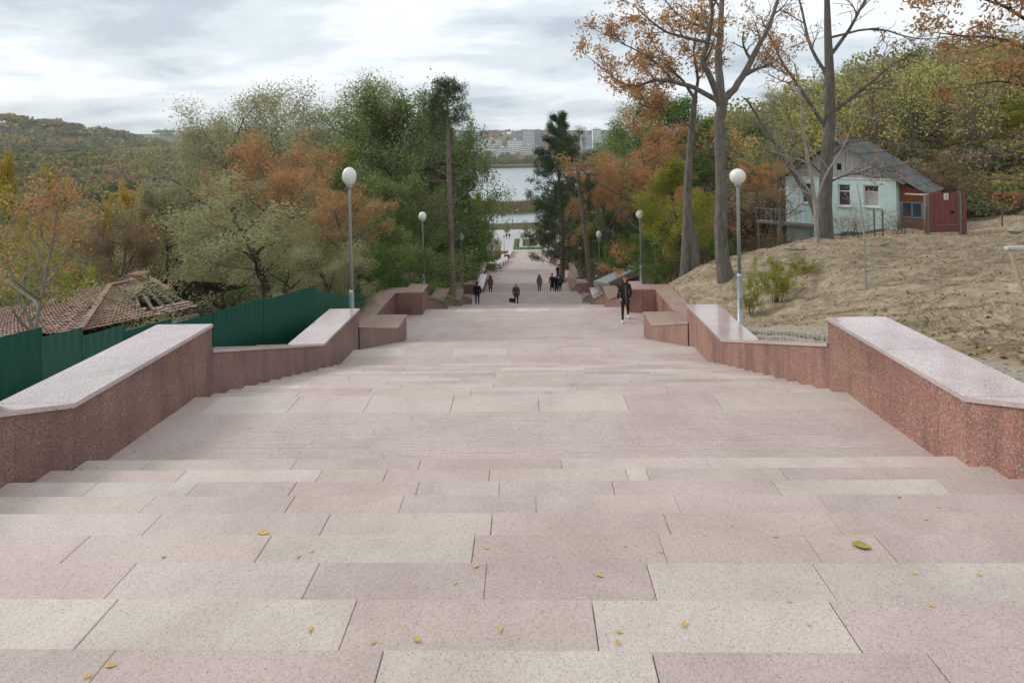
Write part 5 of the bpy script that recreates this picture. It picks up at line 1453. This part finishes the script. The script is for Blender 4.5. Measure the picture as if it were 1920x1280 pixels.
for k in range(26):
    py = R.uniform(262, 370); az = k * 2.4; q = P(np.interp(py, [280, 400], [1078, 1092]), py, D0)
    T.branch(q, (math.cos(az), math.sin(az), R.uniform(0, .5)), R.uniform(.6, 1.9), .03, 2, 3, 5, ratio=.42, wob=.12, up=.05, npt=5)
hero("pine_tree", T, "pine with bare leaning trunk beside the right-hand parapet", "pines by the stairs", 'pine', 'pine', 26, .12, .2, .022, 1, base)

# ------------------------------------------------------------------ woods that read as one mass
m, nt, out = mat("far_foliage")
at = N(nt, "ShaderNodeAttribute"); at.attribute_name = "tint"
d_ = N(nt, "ShaderNodeBsdfDiffuse"); t_ = N(nt, "ShaderNodeBsdfTranslucent"); mx = N(nt, "ShaderNodeMixShader"); mx.inputs[0].default_value = .25
nt.links.new(at.outputs["Color"], d_.inputs[0]); nt.links.new(at.outputs["Color"], t_.inputs[0]); nt.links.new(d_.outputs[0], mx.inputs[1]); nt.links.new(t_.outputs[0], mx.inputs[2]); nt.links.new(mx.outputs[0], out.inputs[0])
M_FAR = m
PAL = 1.6 * np.array([(0.125, 0.125, 0.06), (0.155, 0.145, 0.065), (0.10, 0.115, 0.05), (0.18, 0.15, 0.085), (0.165, 0.125, 0.085), (0.20, 0.185, 0.06), (0.14, 0.12, 0.085), (0.07, 0.09, 0.042), (0.26, 0.17, 0.06), (0.22, 0.12, 0.065)])
def woods(name, label, X, Y, hgt, wid, nleaf, lsz, seed, pw=None, sink=.0):
    R = np.random.default_rng(seed); n = len(X)
    Z = ground(X, Y)
    pw = np.array(pw if pw is not None else [3, 3, 2, 2, 2, 1, 2, 1, .35, .35]); pw = pw / pw.sum()
    ci = R.choice(len(PAL), n, p=pw)
    hh = hgt * R.uniform(.7, 1.25, n); ww = wid * R.uniform(.7, 1.3, n)
    N_ = n * nleaf
    u = R.normal(size=(N_, 3)); u /= np.linalg.norm(u, axis=1)[:, None]; u[:, 2] = np.where(u[:, 2] < -.35, -u[:, 2], u[:, 2])
    lobes = 1 + .22 * np.sin(u[:, 0] * 5 + np.repeat(R.uniform(0, 6, n), nleaf)) * np.cos(u[:, 1] * 5 + np.repeat(R.uniform(0, 6, n), nleaf)) + .16 * np.sin(u[:, 2] * 7 + np.repeat(R.uniform(0, 6, n), nleaf))
    rr = lobes * R.uniform(.62, 1.02, N_) ** .6
    cen = np.stack([X, Y, Z + hh * .58 - sink], 1)
    C = np.repeat(cen, nleaf, 0) + u * rr[:, None] * np.stack([np.repeat(ww / 2, nleaf)] * 2 + [np.repeat(hh * .44, nleaf)], 1)
    D = R.normal(size=(N_, 3)) * .9 + np.array([0, 0, .1])
    sz = R.uniform(.6, 1.4, N_) * lsz
    V, Fc = leaf_quads(C, D, sz, sz * .62, R)
    col = np.repeat(PAL[ci], nleaf, 0) * R.uniform(.65, 1.4, (N_, 1)) * (1 + R.normal(size=(N_, 3)) * .05)
    col = np.clip(np.c_[col, np.ones(N_)], 0, 1)
    o = obj(name, arr_mesh(name, V, Fc, [M_FAR], attr={"tint": np.repeat(col, 4, 0)}))
    tag(o, label, "wood", kind="stuff")
    return o
R = np.random.default_rng(77)
def scatter(n, fx):
    out_x, out_y = [], []
    while len(out_x) < n:
        x, y = fx(); out_x.append(x); out_y.append(y)
    return np.array(out_x), np.array(out_y)
def ang_pt(p0, p1, d0, d1, R=R):
    px = R.uniform(p0, p1); d = math.exp(R.uniform(math.log(d0), math.log(d1))); q = P(px, 300, d); return q[0], q[1]
X, Y = scatter(300, lambda: ang_pt(-140, 460, 62, 150)); woods("valley_wood", "mixed autumn wood filling the valley left of the stairs", X, Y, 9.5, 8.5, 800, .46, 1)
X, Y = scatter(520, lambda: ang_pt(-160, 480, 150, 460)); woods("valley_wood", "farther autumn wood across the valley below the left ridge", X, Y, 10, 13, 230, 1.5, 2)
X, Y = scatter(1100, lambda: ang_pt(-200, 520, 460, 1150)); woods("ridge_wood", "wooded far ridge on the left horizon", X, Y, 10, 20, 60, 4.0, 3)
X, Y = scatter(500, lambda: ang_pt(300, 1300, 1050, 2200)); woods("ridge_wood", "hazy wooded ridge behind the town", X, Y, 12, 40, 40, 9.0, 4)
X, Y = scatter(240, lambda: (R.uniform(-130, 200), R.uniform(753, 800))); woods("shore_wood", "strip of trees along the far shore of the lake", X, Y, 13, 12, 120, 2.0, 5)
X, Y = scatter(90, lambda: (R.uniform(-130, 200), R.uniform(830, 930))); woods("shore_wood", "trees between the white blocks across the lake", X, Y, 14, 14, 70, 2.8, 6)
X, Y = scatter(90, lambda: ang_pt(1380, 2050, 72, 120)); woods("hillside_wood", "autumn wood covering the hillside top right", X, Y, 8, 7, 420, .5, 7)
X, Y = scatter(150, lambda: ang_pt(1105, 1400, 70, 210)); woods("hillside_wood", "wood on the right bank behind the rust maples", X, Y, 9, 9, 520, .55, 8)
X, Y = scatter(110, lambda: ang_pt(540, 835, 58, 140)); woods("hillside_wood", "dark wood on the left bank behind the big trees", X, Y, 10, 7, 800, .42, 9, [1, .5, 3, .2, .2, 1, .3, 4, .05, .05])
X, Y = scatter(240, lambda: ang_pt(1500, 2080, 37, 74)); woods("hillside_scrub", "brown and olive scrub covering the hillside behind the cottage", X, Y, 2.2, 3.2, 420, .22, 12, [2, 2, 1, 3, 3, 1, 3, .4, .6, .8])
X, Y = scatter(120, lambda: ang_pt(1330, 1500, 36, 70)); woods("hillside_scrub", "brown scrub left of the cottage below the hillside trees", X, Y, 2.6, 3.0, 360, .24, 13, [2, 2, 1, 3, 3, 1, 3, .4, .6, .8])
X, Y = scatter(150, lambda: ang_pt(1815, 2060, 29.5, 40)); woods("weedy_grass", "green weeds and low scrub behind the wire fence", X, Y, .9, 1.8, 330, .16, 14, [3, 3, 3, 1, 1, 3, .5, 1, .3, .3])
# thin half-bare woodland on the hillside: upright trunks with sparse yellowing leaves
def thin_wood(name, label, n, fx, hgt, seed):
    TT = Tree(seed); R2 = TT.r; TT.minr = .012; LC = []
    for k in range(n):
        x, y = fx(); z = g(x, y) - .2; h = hgt * R2.uniform(.65, 1.25); nn = 6
        pts = np.array([[x, y, z]] * nn) + np.cumsum(np.vstack([np.zeros(3), np.c_[R2.normal(size=(nn - 1, 2)) * .16, np.full(nn - 1, h / (nn - 1))]]), 0)
        rad = np.linspace(.10, .02, nn) * h / 8; TT.ch.append((pts, rad)); t0 = len(TT.tips)
        for j in range(9):
            t = .35 + .62 * j / 9; q = np.array([np.interp(t, np.linspace(0, 1, nn), pts[:, c]) for c in range(3)]); az = j * 2.4 + k; el = math.radians(R2.uniform(35, 68))
            TT.branch(q, (math.cos(az) * math.cos(el), math.sin(az) * math.cos(el), math.sin(el)), h * .30 * (1.2 - .7 * t), .03, 2, 3, 4, ratio=.55, wob=.16, up=.05, npt=4)
        LC += [int(R2.choice(10, p=np.array([3, 3, 1, 2, 1, 4, 1, .3, 2, 1]) / 18.3))] * (len(TT.tips) - t0)
    V, Q = tubes(TT.ch); root = obj(name, arr_mesh(name, V, Q, [BK['grey']], smooth=True)); tag(root, label, "wood", kind="stuff")
    T_ = np.array([t[0] for t in TT.tips]); per = 7; C = np.repeat(T_, per, 0) + R2.normal(size=(len(T_) * per, 3)) * .30; D = R2.normal(size=C.shape); sz = R2.uniform(.14, .30, len(C))
    V, Fc = leaf_quads(C, D, sz, sz * .6, R2); cc = np.repeat(PAL[np.array(LC)], per, 0) * R2.uniform(1.0, 1.9, (len(C), 1)); cc = np.clip(np.c_[cc, np.ones(len(C))], 0, 1)
    o = obj("foliage", arr_mesh(name + "_foliage", V, Fc, [M_FAR], attr={"tint": np.repeat(cc, 4, 0)}), root); o["kind"] = "stuff"
thin_wood("hillside_wood", "thin half-bare yellowing woodland of upright trunks behind the cottage", 75, lambda: ang_pt(1570, 2060, 40, 78), 7.0, 31)
thin_wood("hillside_wood", "thin half-bare woodland left of the cottage on the slope", 26, lambda: ang_pt(1370, 1560, 40, 70), 7.0, 32)
# ground cover below the trees, left and right banks
X, Y = scatter(260, lambda: (R.uniform(-14, -6.3), R.uniform(22, 120))); woods("undergrowth", "dark leafy undergrowth on the left bank", X, Y, 1.5, 2.0, 170, .24, 10, [1, 1, 3, .5, .5, 1, .5, 3, .1, .1])
X, Y = scatter(150, lambda: (R.uniform(6.4, 13), R.uniform(44, 125))); woods("undergrowth", "leafy undergrowth on the right bank of the lower stairs", X, Y, 1.4, 2.0, 150, .25, 11)
# reeds standing in the lake
n = 26000; RX = R.uniform(-60, 62, n); RY = R.uniform(258, 300, n) + 3 * np.sin(RX * .15)
keep = RX < 40 - .2 * (RY - 258); RX, RY = RX[keep], RY[keep]; n = len(RX)
C = np.stack([RX, RY, LAKE_Z + R.uniform(.8, 2.0, n)], 1); D = np.stack([R.normal(size=n) * .12, R.normal(size=n) * .12, np.ones(n)], 1)
V, Fc = leaf_quads(C, D, R.uniform(1.8, 3.2, n), .22, R)
top = np.clip((RY - 270) / 30, 0, 1)[:, None]; colr = np.array([0.20, 0.185, 0.09]) * (1 - top) + np.array([0.27, 0.18, 0.095]) * top
colr = np.c_[colr * R.uniform(.6, 1.4, (n, 1)), np.ones(n)]
o = obj("reed_bed", arr_mesh("reed_bed", V, Fc, [M_FAR], attr={"tint": np.repeat(colr, 4, 0)})); tag(o, "bed of straw-coloured reeds standing in the lake", "reeds", kind="stuff")
# dry grass and leaf litter on the right-hand slope
n = 42000
px_ = R.uniform(1220, 1960, n); dd = np.exp(R.uniform(math.log(6.5), math.log(30), n)); X = np.empty(n); Y = np.empty(n)
for i in range(n):
    q = P(px_[i], 500, dd[i]); X[i], Y[i] = q[0], q[1]
clump = np.sin(X * 1.9 + 1.3 * np.sin(Y * .9)) + np.sin(Y * 1.6 + X * .7) + R.normal(size=n) * .9
ok = (np.abs(X) > 6.2) & (clump > .55); X, Y = X[ok], Y[ok]; n = len(X); Z = ground(X, Y)
D = np.stack([R.normal(size=n) * .9, R.normal(size=n) * .9, np.ones(n) * .8], 1); L = R.uniform(.04, .13, n)
C = np.stack([X, Y, Z + L * .25], 1); V, Fc = leaf_quads(C, D, L, .008 + .004 * R.random(n), R)
cc = np.array([(0.30, 0.245, 0.16), (0.22, 0.185, 0.11), (0.16, 0.15, 0.06), (0.36, 0.30, 0.20)])[R.integers(0, 4, n)] * R.uniform(.7, 1.2, (n, 1))
o = obj("dry_grass", arr_mesh("dry_grass", V, Fc, [M_FAR], attr={"tint": np.repeat(np.c_[cc, np.ones(n)], 4, 0)})); tag(o, "tufts of dry grass on the bare slope", "grass", kind="stuff")
n = 9000
px_ = R.uniform(1215, 1960, n); dd = np.exp(R.uniform(math.log(6.5), math.log(30), n)); X = np.empty(n); Y = np.empty(n)
for i in range(n):
    q = P(px_[i], 500, dd[i]); X[i], Y[i] = q[0], q[1]
ok = (np.abs(X) > 5.8) & ((Y > 17) | (R.random(n) < .30)); X, Y = X[ok], Y[ok]; n = len(X); Z = ground(X, Y)
D = np.stack([R.normal(size=n), R.normal(size=n), R.normal(size=n) * .25], 1); L = R.uniform(.05, .11, n)
C = np.stack([X, Y, Z + .02], 1); V, Fc = leaf_quads(C, D, L, L * .5, R)
cc = np.array([(0.30, 0.17, 0.08), (0.40, 0.27, 0.12), (0.24, 0.15, 0.09), (0.46, 0.36, 0.2)])[R.integers(0, 4, n)] * R.uniform(.7, 1.2, (n, 1))
o = obj("leaf_litter", arr_mesh("leaf_litter", V, Fc, [M_FAR], attr={"tint": np.repeat(np.c_[cc, np.ones(n)], 4, 0)})); tag(o, "fallen dry leaves scattered over the right-hand slope", "leaves", kind="stuff")
# ------------------------------------------------------------------ people
def tread_z(y):
    for (a, b, z0, z1, n) in FL:
        if a <= y <= b:
            t = (b - a) / (n - 1); k = min(n - 1, int((y - a) / t) + 1); return z0 - k * (z0 - z1) / n
    return float(zs(y))
def cloth(name, col, rough=.85, sp=.2):
    m, nt, out = mat(name); v = objco(nt)
    n = noise(nt, v, 9, 4, .6, .5)
    bsdf(nt, out, mixc(nt, n, tuple(c * .7 for c in col), tuple(min(1, c * 1.35) for c in col)), rough, sp, bump=n, bstr=.5, bdist=.02)
    return m
SKIN = simple("skin", (0.52, 0.33, 0.25), .55, .35, 0, .08)
EYE = simple("eye_dark", (0.03, 0.02, 0.018), .4)
LIP = simple("lip", (0.38, 0.14, 0.13), .5)
def capsule(b, p0, p1, r0, r1, fy=1.0, n=12):
    """closed tapered capsule; fy flattens it front to back"""
    p0 = np.array(p0, float); p1 = np.array(p1, float); ax = p1 - p0; L = np.linalg.norm(ax)
    if L < 1e-5: ax = np.array([0, 0, 1.0]); L = 1e-5
    ax = ax / L; ref = np.array([0, 1.0, 0]) if abs(ax[1]) < .9 else np.array([1.0, 0, 0])
    u = np.cross(ref, ax); u /= np.linalg.norm(u); w = np.cross(ax, u)
    rings = []
    for k in range(1, 5): a = -math.pi / 2 + k * math.pi / 8; rings.append((p0 + ax * r0 * math.sin(a), r0 * math.cos(a)))
    for k in range(0, 4): a = k * math.pi / 8; rings.append((p1 + ax * r1 * math.sin(a), r1 * math.cos(a)))
    vs = [p0 - ax * r0]; 
    for c, r in rings:
        for i in range(n):
            t = 2 * math.pi * i / n; off = u * math.cos(t) * r + w * math.sin(t) * r; off = off * np.array([1, fy, 1]); vs.append(c + off)
    vs.append(p1 + ax * r1); fs = []
    for i in range(n): fs.append((0, 1 + (i + 1) % n, 1 + i))
    for k in range(len(rings) - 1):
        for i in range(n): fs.append((1 + k * n + i, 1 + k * n + (i + 1) % n, 1 + (k + 1) * n + (i + 1) % n, 1 + (k + 1) * n + i))
    e = len(vs) - 1; o_ = 1 + (len(rings) - 1) * n
    for i in range(n): fs.append((o_ + i, o_ + (i + 1) % n, e))
    b.add(vs, fs)
def fuse(prims, mats, voxel, name, smooth=3):
    """one continuous surface grown from tapered capsules; each face keeps the material of the nearest one"""
    b = MB()
    for q in prims: capsule(b, *q[:4], fy=q[4])
    me = b.mesh("tmp", mats)
    o = bpy.data.objects.new("tmp", me); COL.objects.link(o)
    r = o.modifiers.new("r", 'REMESH'); r.mode = 'VOXEL'; r.voxel_size = voxel
    s = o.modifiers.new("s", 'SMOOTH'); s.factor = .5; s.iterations = smooth
    bpy.context.view_layer.update()
    nm = bpy.data.meshes.new_from_object(o.evaluated_get(bpy.context.evaluated_depsgraph_get())); bpy.data.objects.remove(o)
    nm.name = name; nf = len(nm.polygons); C = np.empty(nf * 3); nm.polygons.foreach_get("center", C); C = C.reshape(-1, 3)
    best = np.full(nf, 1e9); mi = np.zeros(nf, np.int32)
    for p0, p1, r0, r1, fy, m_ in prims:
        p0 = np.array(p0); p1 = np.array(p1); S = np.array([1, 1 / fy, 1]); A = (C - p0) * S; B = (p1 - p0) * S
        t = np.clip((A @ B) / (B @ B + 1e-9), 0, 1); dd = np.linalg.norm(A - t[:, None] * B, axis=1) - (r0 + (r1 - r0) * t) - (.006 if m_ > 2 else 0)
        w = dd < best; best[w] = dd[w]; mi[w] = m_
    nm.materials.clear()
    for m_ in mats: nm.materials.append(m_)
    nm.polygons.foreach_set("material_index", mi); nm.polygons.foreach_set("use_smooth", np.ones(nf, bool)); nm.update()
    return nm
def person(label, x, y, rz, H, coat, legs, shoes, hairc, coat_len=.62, step=.18, hair="short", arms=((.12, .15), (-.12, .15)), female=False, voxel=.018, head_turn=0.0, head_down=0.0, group="people on the stairs", hood=False, z=None):
    zf = tread_z(y) if z is None else z
    root = empty("person", (x, y, zf), rz, label, "person", group)
    k = H / 1.70
    mats = [coat, legs, shoes, SKIN, EYE, LIP]
    pr_ = []
    def c(p0, p1, r0, r1, fy, m_): pr_.append((tuple(np.array(p0) * k), tuple(np.array(p1) * k), r0 * k, r1 * k, fy, m_))
    sw = .165 if female else .185; hw = .10
    # torso, shoulders, neck
    c((0, .01, 1.0), (0, .0, 1.22), .145 if female else .15, .15 if female else .17, .72, 0)
    c((0, .0, 1.22), (0, .01, 1.36), .15 if female else .175, .12, .70, 0)
    c((-sw + .04, .01, 1.38), (sw - .04, .01, 1.38), .072, .072, .85, 0)
    c((0, .015, 1.40), (0, .005, 1.47), .062, .058, 1, 0)
    c((0, .01, 1.44), (0, -.005, 1.52), .05, .048, 1, 3)
    # coat skirt
    zb = coat_len * 1.0
    if zb < .93:
        c((0, .01, 1.0), (0, .0, zb + .12), .155, .17, .74, 0); c((-.06, 0, zb + .10), (-.07, 0, zb + .06), .115, .115, .9, 0); c((.06, 0, zb + .10), (.07, 0, zb + .06), .115, .115, .9, 0)
    c((-.05, .01, .95), (.05, .01, .95), .125, .125, .85, 0 if zb < .93 else 1)
    # legs in stride: s>0 left leg forward (towards -y)
    for sx_, ph in ((-1, 1), (1, -1)):
        fy_ = -step * ph; hip = (sx_ * .085, .01, .90); kn = (sx_ * .095, fy_ * .55 - .03 - (0.03 if ph < 0 else 0), .49); lift = .05 if (ph < 0 and step > .1) else 0
        an = (sx_ * .10, fy_ * 1.05 + .03, .085 + lift)
        c(hip, kn, .088, .060, 1, 1); c(kn, an, .058, .040, 1, 1)
        c((an[0], an[1] + .03, an[2] - .045), (an[0] + sx_ * .012, an[1] - .15, .035 + lift * .4), .042, .036, 1, 2); c(an, (an[0], an[1], an[2] - .03), .043, .045, 1, 2)
    # arms: (swing forward, elbow bend)
    for sx_, (swg, bend) in ((-1, arms[0]), (1, arms[1])):
        sh = np.array((sx_ * sw, .01, 1.37)); el = sh + np.array((sx_ * .06, -swg * .7 + .02, -.27)); wr = el + np.array((-sx_ * .02 * (1 + bend * 3), -swg * .5 - bend * .9 * .25, -.235 + bend * .10))
        c(sh, el, .063, .052, 1, 0); c(el, wr, .050, .038, 1, 0)
        dr = (wr - el) / np.linalg.norm(wr - el); pm = wr + dr * .07
        c(wr, pm, .026, .030, .7, 3)
        for f_ in range(4):
            o_ = np.array((0, (f_ - 1.5) * .017, 0)); b0 = pm + o_ + dr * .015; b1 = b0 + dr * (.045 + .012 * (f_ in (1, 2))) + np.array((-sx_ * .012, 0, 0)); b2 = b1 + dr * .028 + np.array((-sx_ * .02, 0, 0))
            c(b0, b1, .0095, .009, 1, 3); c(b1, b2, .009, .008, 1, 3)
        tb = wr + dr * .025 + np.array((0, -.026, 0)); c(tb, tb + dr * .04 + np.array((-sx_ * .008, -.02, 0)), .011, .010, 1, 3)
    # head
    ct, st_ = math.cos(head_turn), math.sin(head_turn)
    def h(p):
        q = np.array(p, float); zc_ = q[2]; q2 = np.array((q[0] * ct - q[1] * st_, q[0] * st_ + q[1] * ct, 0)); 
        return (q2[0], q2[1] - head_down * zc_ - .005, 1.60 + zc_ - head_down * -q2[1] * 1.0)
    c(h((0, .012, .02)), h((0, .015, .035)), .092, .092, 1.08, 3); c(h((0, -.02, -.05)), h((0, -.045, -.085)), .065, .045, 1, 3)
    c(h((0, -.092, .0)), h((0, -.108, -.03)), .010, .016, 1, 3)
    for sx_ in (-1, 1):
        c(h((sx_ * .034, -.080, .012)), h((sx_ * .036, -.080, .012)), .013, .013, 1, 4); c(h((sx_ * .093, .015, .01)), h((sx_ * .095, .018, -.03)), .016, .012, 1, 3)
    c(h((-.018, -.088, -.062)), h((.018, -.088, -.062)), .011, .011, 1, 5)
    obj("body", fuse(pr_, mats, voxel, "body"), root)
    hp = []
    def hc(p0, p1, r0, r1): hp.append((tuple(np.array(h(p0)) * k), tuple(np.array(h(p1)) * k), r0 * k, r1 * k, 1.0, 0))
    if hair != "none":
        hc((0, .035, .045), (0, .04, .02), .098, .096); hc((-.05, -.01, .085), (.05, -.01, .085), .052, .052); hc((0, -.05, .095), (0, -.0, .105), .035, .05)
        if hair in ("long", "bob"):
            ln = -.34 if hair == "long" else -.10
            for sx_ in (-1, 1):
                hc((sx_ * .085, .005, .05), (sx_ * .10, -.01, -.10), .036, .045); hc((sx_ * .10, -.01, -.10), (sx_ * .115, -.055, max(ln, -.30)), .045, .030)
            hc((0, .06, .0), (0, .085, ln), .095, .07)
        if hair == "bun": hc((0, .06, .02), (0, .07, -.02), .105, .10)
        obj("hair", fuse(hp, [hairc], max(.012, voxel), "hair", 2), root)
    return root
CB = cloth("black_padded", (0.022, 0.021, 0.022), .55, .35); CN = cloth("navy_cloth", (0.02, 0.026, 0.05)); CJ = cloth("blue_denim", (0.06, 0.10, 0.20)); CJD = cloth("dark_denim", (0.025, 0.032, 0.06))
CBR = cloth("camel_brown", (0.19, 0.115, 0.075)); CGB = cloth("grey_brown_jacket", (0.085, 0.072, 0.058)); CGR = cloth("grey_blue_jacket", (0.14, 0.17, 0.20)); CBL = cloth("black_cloth", (0.016, 0.016, 0.018))
SWH = simple("white_shoe", (0.72, 0.72, 0.70), .5); SBK = simple("black_shoe", (0.02, 0.02, 0.02), .5)
HBR = cloth("brown_hair", (0.085, 0.038, 0.022), .5, .35); HRD = cloth("red_hair", (0.13, 0.03, 0.018), .5); HBK = cloth("black_hair", (0.015, 0.013, 0.012), .5); HGY = cloth("grey_hair", (0.42, 0.41, 0.40), .6)
def at_px(px, d):
    q = P(px, 560, d); return q[0], q[1]
x, y = at_px(1172, 21.4)
w1 = person("woman with long brown hair in black padded coat and white trainers walking up", x, y, -.18, 1.68, CB, CBL, SWH, HBR, .64, .30, "long", ((.10, .55), (-.10, .15)), True, .011, .15, .12)
zb_ = tread_z(y)
M_ZIP = simple("zip_silver", (.55, .55, .56), .35, .5, .6)
zp = MB(); zp.bar((.012, -.137, 1.36), (.03, -.145, .98), .010, .008); zp.bar((.03, -.145, .98), (.045, -.148, .70), .010, .008); o = zp.build("zip", M_ZIP, w1)
M_BAGB = cloth("black_leather", (0.02, 0.018, 0.017), .4, .4)
def soft_box(name, mt, w, d, h, loc, rz, label, cat, strap=None, group=None):
    root = empty(name, loc, rz, label, cat, group)
    b = MB(); b.box(-w / 2, w / 2, -d / 2, d / 2, 0, h); me = b.mesh("body", mt)
    bm = bmesh.new(); bm.from_mesh(me); bmesh.ops.bevel(bm, geom=bm.edges[:] + bm.verts[:], offset=min(w, d, h) * .28, segments=3, affect='EDGES'); bm.to_mesh(me); bm.free()
    o = obj("body", me, root)
    if strap:
        V, Q = tubes([(np.array(strap), np.full(len(strap), .009))]); obj("strap", arr_mesh("strap", V, Q, [mt]), root)
    return root
soft_box("shoulder_bag", M_BAGB, .10, .26, .22, (x - .25, y + .02, zb_ + .84), -.18, "small black shoulder bag at the hip of the woman in the black coat", "bag", [(0, 0, .2), (.06, -.05, .42), (.17, -.02, .60)])
x, y = at_px(895, 42.4)
person("man in black jacket and dark jeans walking down on the left", x, y, math.pi + .1, 1.82, CBL, CJD, SBK, HBK, .86, .14, "short", ((.08, .1), (-.05, .1)))
x, y = at_px(920, 50.2)
person("woman with red hair in camel brown coat walking down on the left", x, y, math.pi - .1, 1.68, CBR, CBL, SBK, HRD, .55, .10, "bob", ((.05, .25), (-.05, .3)), True)
x, y = at_px(968, 41.6)
person("grey-haired man in grey-brown jacket carrying a briefcase", x, y, math.pi, 1.70, CGB, CBL, SBK, HGY, .80, .12, "short", ((-.05, .05), (.08, .1)))
soft_box("briefcase", M_BAGB, .12, .42, .30, (x - .33, y - .03, tread_z(y) + .32), 1.2, "black briefcase hanging from the grey-haired man's hand", "briefcase", [(0, -.09, .28), (0, -.05, .36), (0, .05, .36), (0, .09, .28)])
x, y = at_px(1012, 50.0)
person("woman in grey-blue jacket and blue jeans, apart from the group of three", x, y, .1, 1.70, CGR, CJ, SBK, HBR, .78, .08, "long", ((.05, .5), (.05, .5)), True)
x, y = at_px(1036, 49.6)
person("person in long black coat at the left of the group of three", x, y, -.5, 1.74, CBL, CBL, SWH, HBK, .55, .14, "short", ((.1, .3), (-.1, .3)))
x, y = at_px(1043.5, 51.0)
person("person in black in the middle of the group of three", x, y, .3, 1.70, CBL, CBL, SBK, HBK, .60, .08, "long", ((.05, .4), (.05, .2)), True)
x, y = at_px(1050.5, 50.4)
person("person in navy jacket with a blue backpack seen from behind", x, y, math.pi + .1, 1.66, CN, CBL, SBK, HBK, .82, .10, "short", ((.05, .2), (.05, .2)))
soft_box("backpack", cloth("blue_backpack", (0.05, 0.08, 0.16)), .30, .17, .42, (x, y - .18, tread_z(y) + .98), 0, "blue backpack on the back of the person in navy", "backpack")
x, y = at_px(1048, 66.0)
person("man in dark navy coat standing by the far right alcove wall", x, y, -.2, 1.86, CN, CBL, SBK, HBK, .55, .12, "short", ((.1, .1), (-.1, .1)))
for px, lab, rz in ((952, "left of two tiny distant walkers in dark clothes on the plaza", 3.0), (957.5, "right of two tiny distant walkers in dark clothes on the plaza", 3.3)):
    x, y = at_px(px, 176); person(lab, x, y, rz, 1.75, CBL, CBL, SBK, HBK, .8, .15, "short", voxel=.03, group="walkers on the plaza")

# ------------------------------------------------------------------ fallen leaves on the steps
M_YL = simple("yellow_leaf", (0.55, 0.37, 0.10), .7, .2, 0, .3, 40); M_OL = simple("olive_leaf", (0.30, 0.27, 0.06), .7, .2, 0, .4, 30)
def leaf_mesh(L, W_, curl):
    V = []; n = 7
    for i in range(n):
        t = i / (n - 1); w = W_ * math.sin(math.pi * min(1, t * .94 + .06)) ** .8 * .5 + .0005; z = curl * L * (2 * t - 1) ** 2
        V += [(-w, (t - .5) * L, z + w * .35), (0, (t - .5) * L, z), (w, (t - .5) * L, z + w * .35)]
    Fc = []
    for i in range(n - 1): Fc += [(3 * i, 3 * i + 1, 3 * i + 4, 3 * i + 3), (3 * i + 1, 3 * i + 2, 3 * i + 5, 3 * i + 4)]
    return arr_mesh("fallen_leaf", np.array(V), np.array(Fc), [M_YL])
LMS = [leaf_mesh(.05, .026, .05), leaf_mesh(.04, .018, .08), leaf_mesh(.055, .02, .03)]
BIG = leaf_mesh(.095, .06, .06)
BIG2 = leaf_mesh(.075, .045, .06)
def ray_stair(px, py):
    """where the line of sight through a pixel meets the stairs"""
    last = None
    for d in np.arange(1.6, 20, .01):
        q = P(px, py, d)
        if q[2] <= tread_z(q[1]): return q[0], q[1], tread_z(q[1])
    return None
for me_, px, py, rz, lab, mt in ((BIG, 1614, 1025, 1.3, "largest curled olive-yellow leaf lying on the right-hand steps", M_OL), (BIG2, 494, 1000, 1.5, "plump yellow leaf lying on the left-hand steps", M_YL)):
    q = ray_stair(px, py); o = obj("fallen_leaf", me_, loc=(q[0], q[1], q[2] + .001)); o.rotation_euler = (.03, .03, rz); tag(o, lab, "leaf")
    o.material_slots[0].link = 'OBJECT'; o.material_slots[0].material = mt
sm = [(582, 1184), (700, 1208), (938, 1185), (782, 1200), (853, 1094), (1124, 1081), (1240, 1037), (1160, 1186), (1158, 1207), (1478, 1130), (1515, 1173), (1283, 1171), (1713, 1075), (1835, 1079), (1746, 1138), (1320, 1002), (1373, 988), (1453, 1006), (1172, 1027), (585, 1036), (560, 1044), (307, 1045), (165, 1270), (208, 1250), (893, 1063), (911, 1028), (1685, 932), (1735, 974), (1760, 952), (72, 898), (152, 880), (182, 877), (252, 846), (1497, 772), (160, 860), (470, 733), (620, 686), (1030, 990)]
for i, (px, py) in enumerate(sm):
    q = ray_stair(px, py)
    if q is None: continue
    o = obj("fallen_leaf", LMS[i % 3], loc=(q[0], q[1], q[2] + .004)); o.rotation_euler = (RNG.normal() * .12, RNG.normal() * .12, RNG.uniform(0, 6.28)); s_ = RNG.uniform(.42, .8); o.scale = (s_, s_, s_)
    tag(o, "small yellow leaf fallen on the pale granite steps", "leaf", "small fallen leaves on the steps")

# ------------------------------------------------------------------ hazy air round the whole place
hz = MB(); hz.box(-2000, 2000, -80, 2900, -60, 160)
m = bpy.data.materials.new("haze"); m.use_nodes = True; nt = m.node_tree; nt.nodes.clear()
o_ = nt.nodes.new("ShaderNodeOutputMaterial"); pv = nt.nodes.new("ShaderNodeVolumePrincipled")
pv.inputs["Color"].default_value = (0.93, 0.96, 1.0, 1); pv.inputs["Density"].default_value = 0.00016; pv.inputs["Anisotropy"].default_value = 0.0
nt.links.new(pv.outputs[0], o_.inputs["Volume"])
HZ = hz.build("haze", m); tag(HZ, "thin pale haze over the valley and lake", kind="stuff")
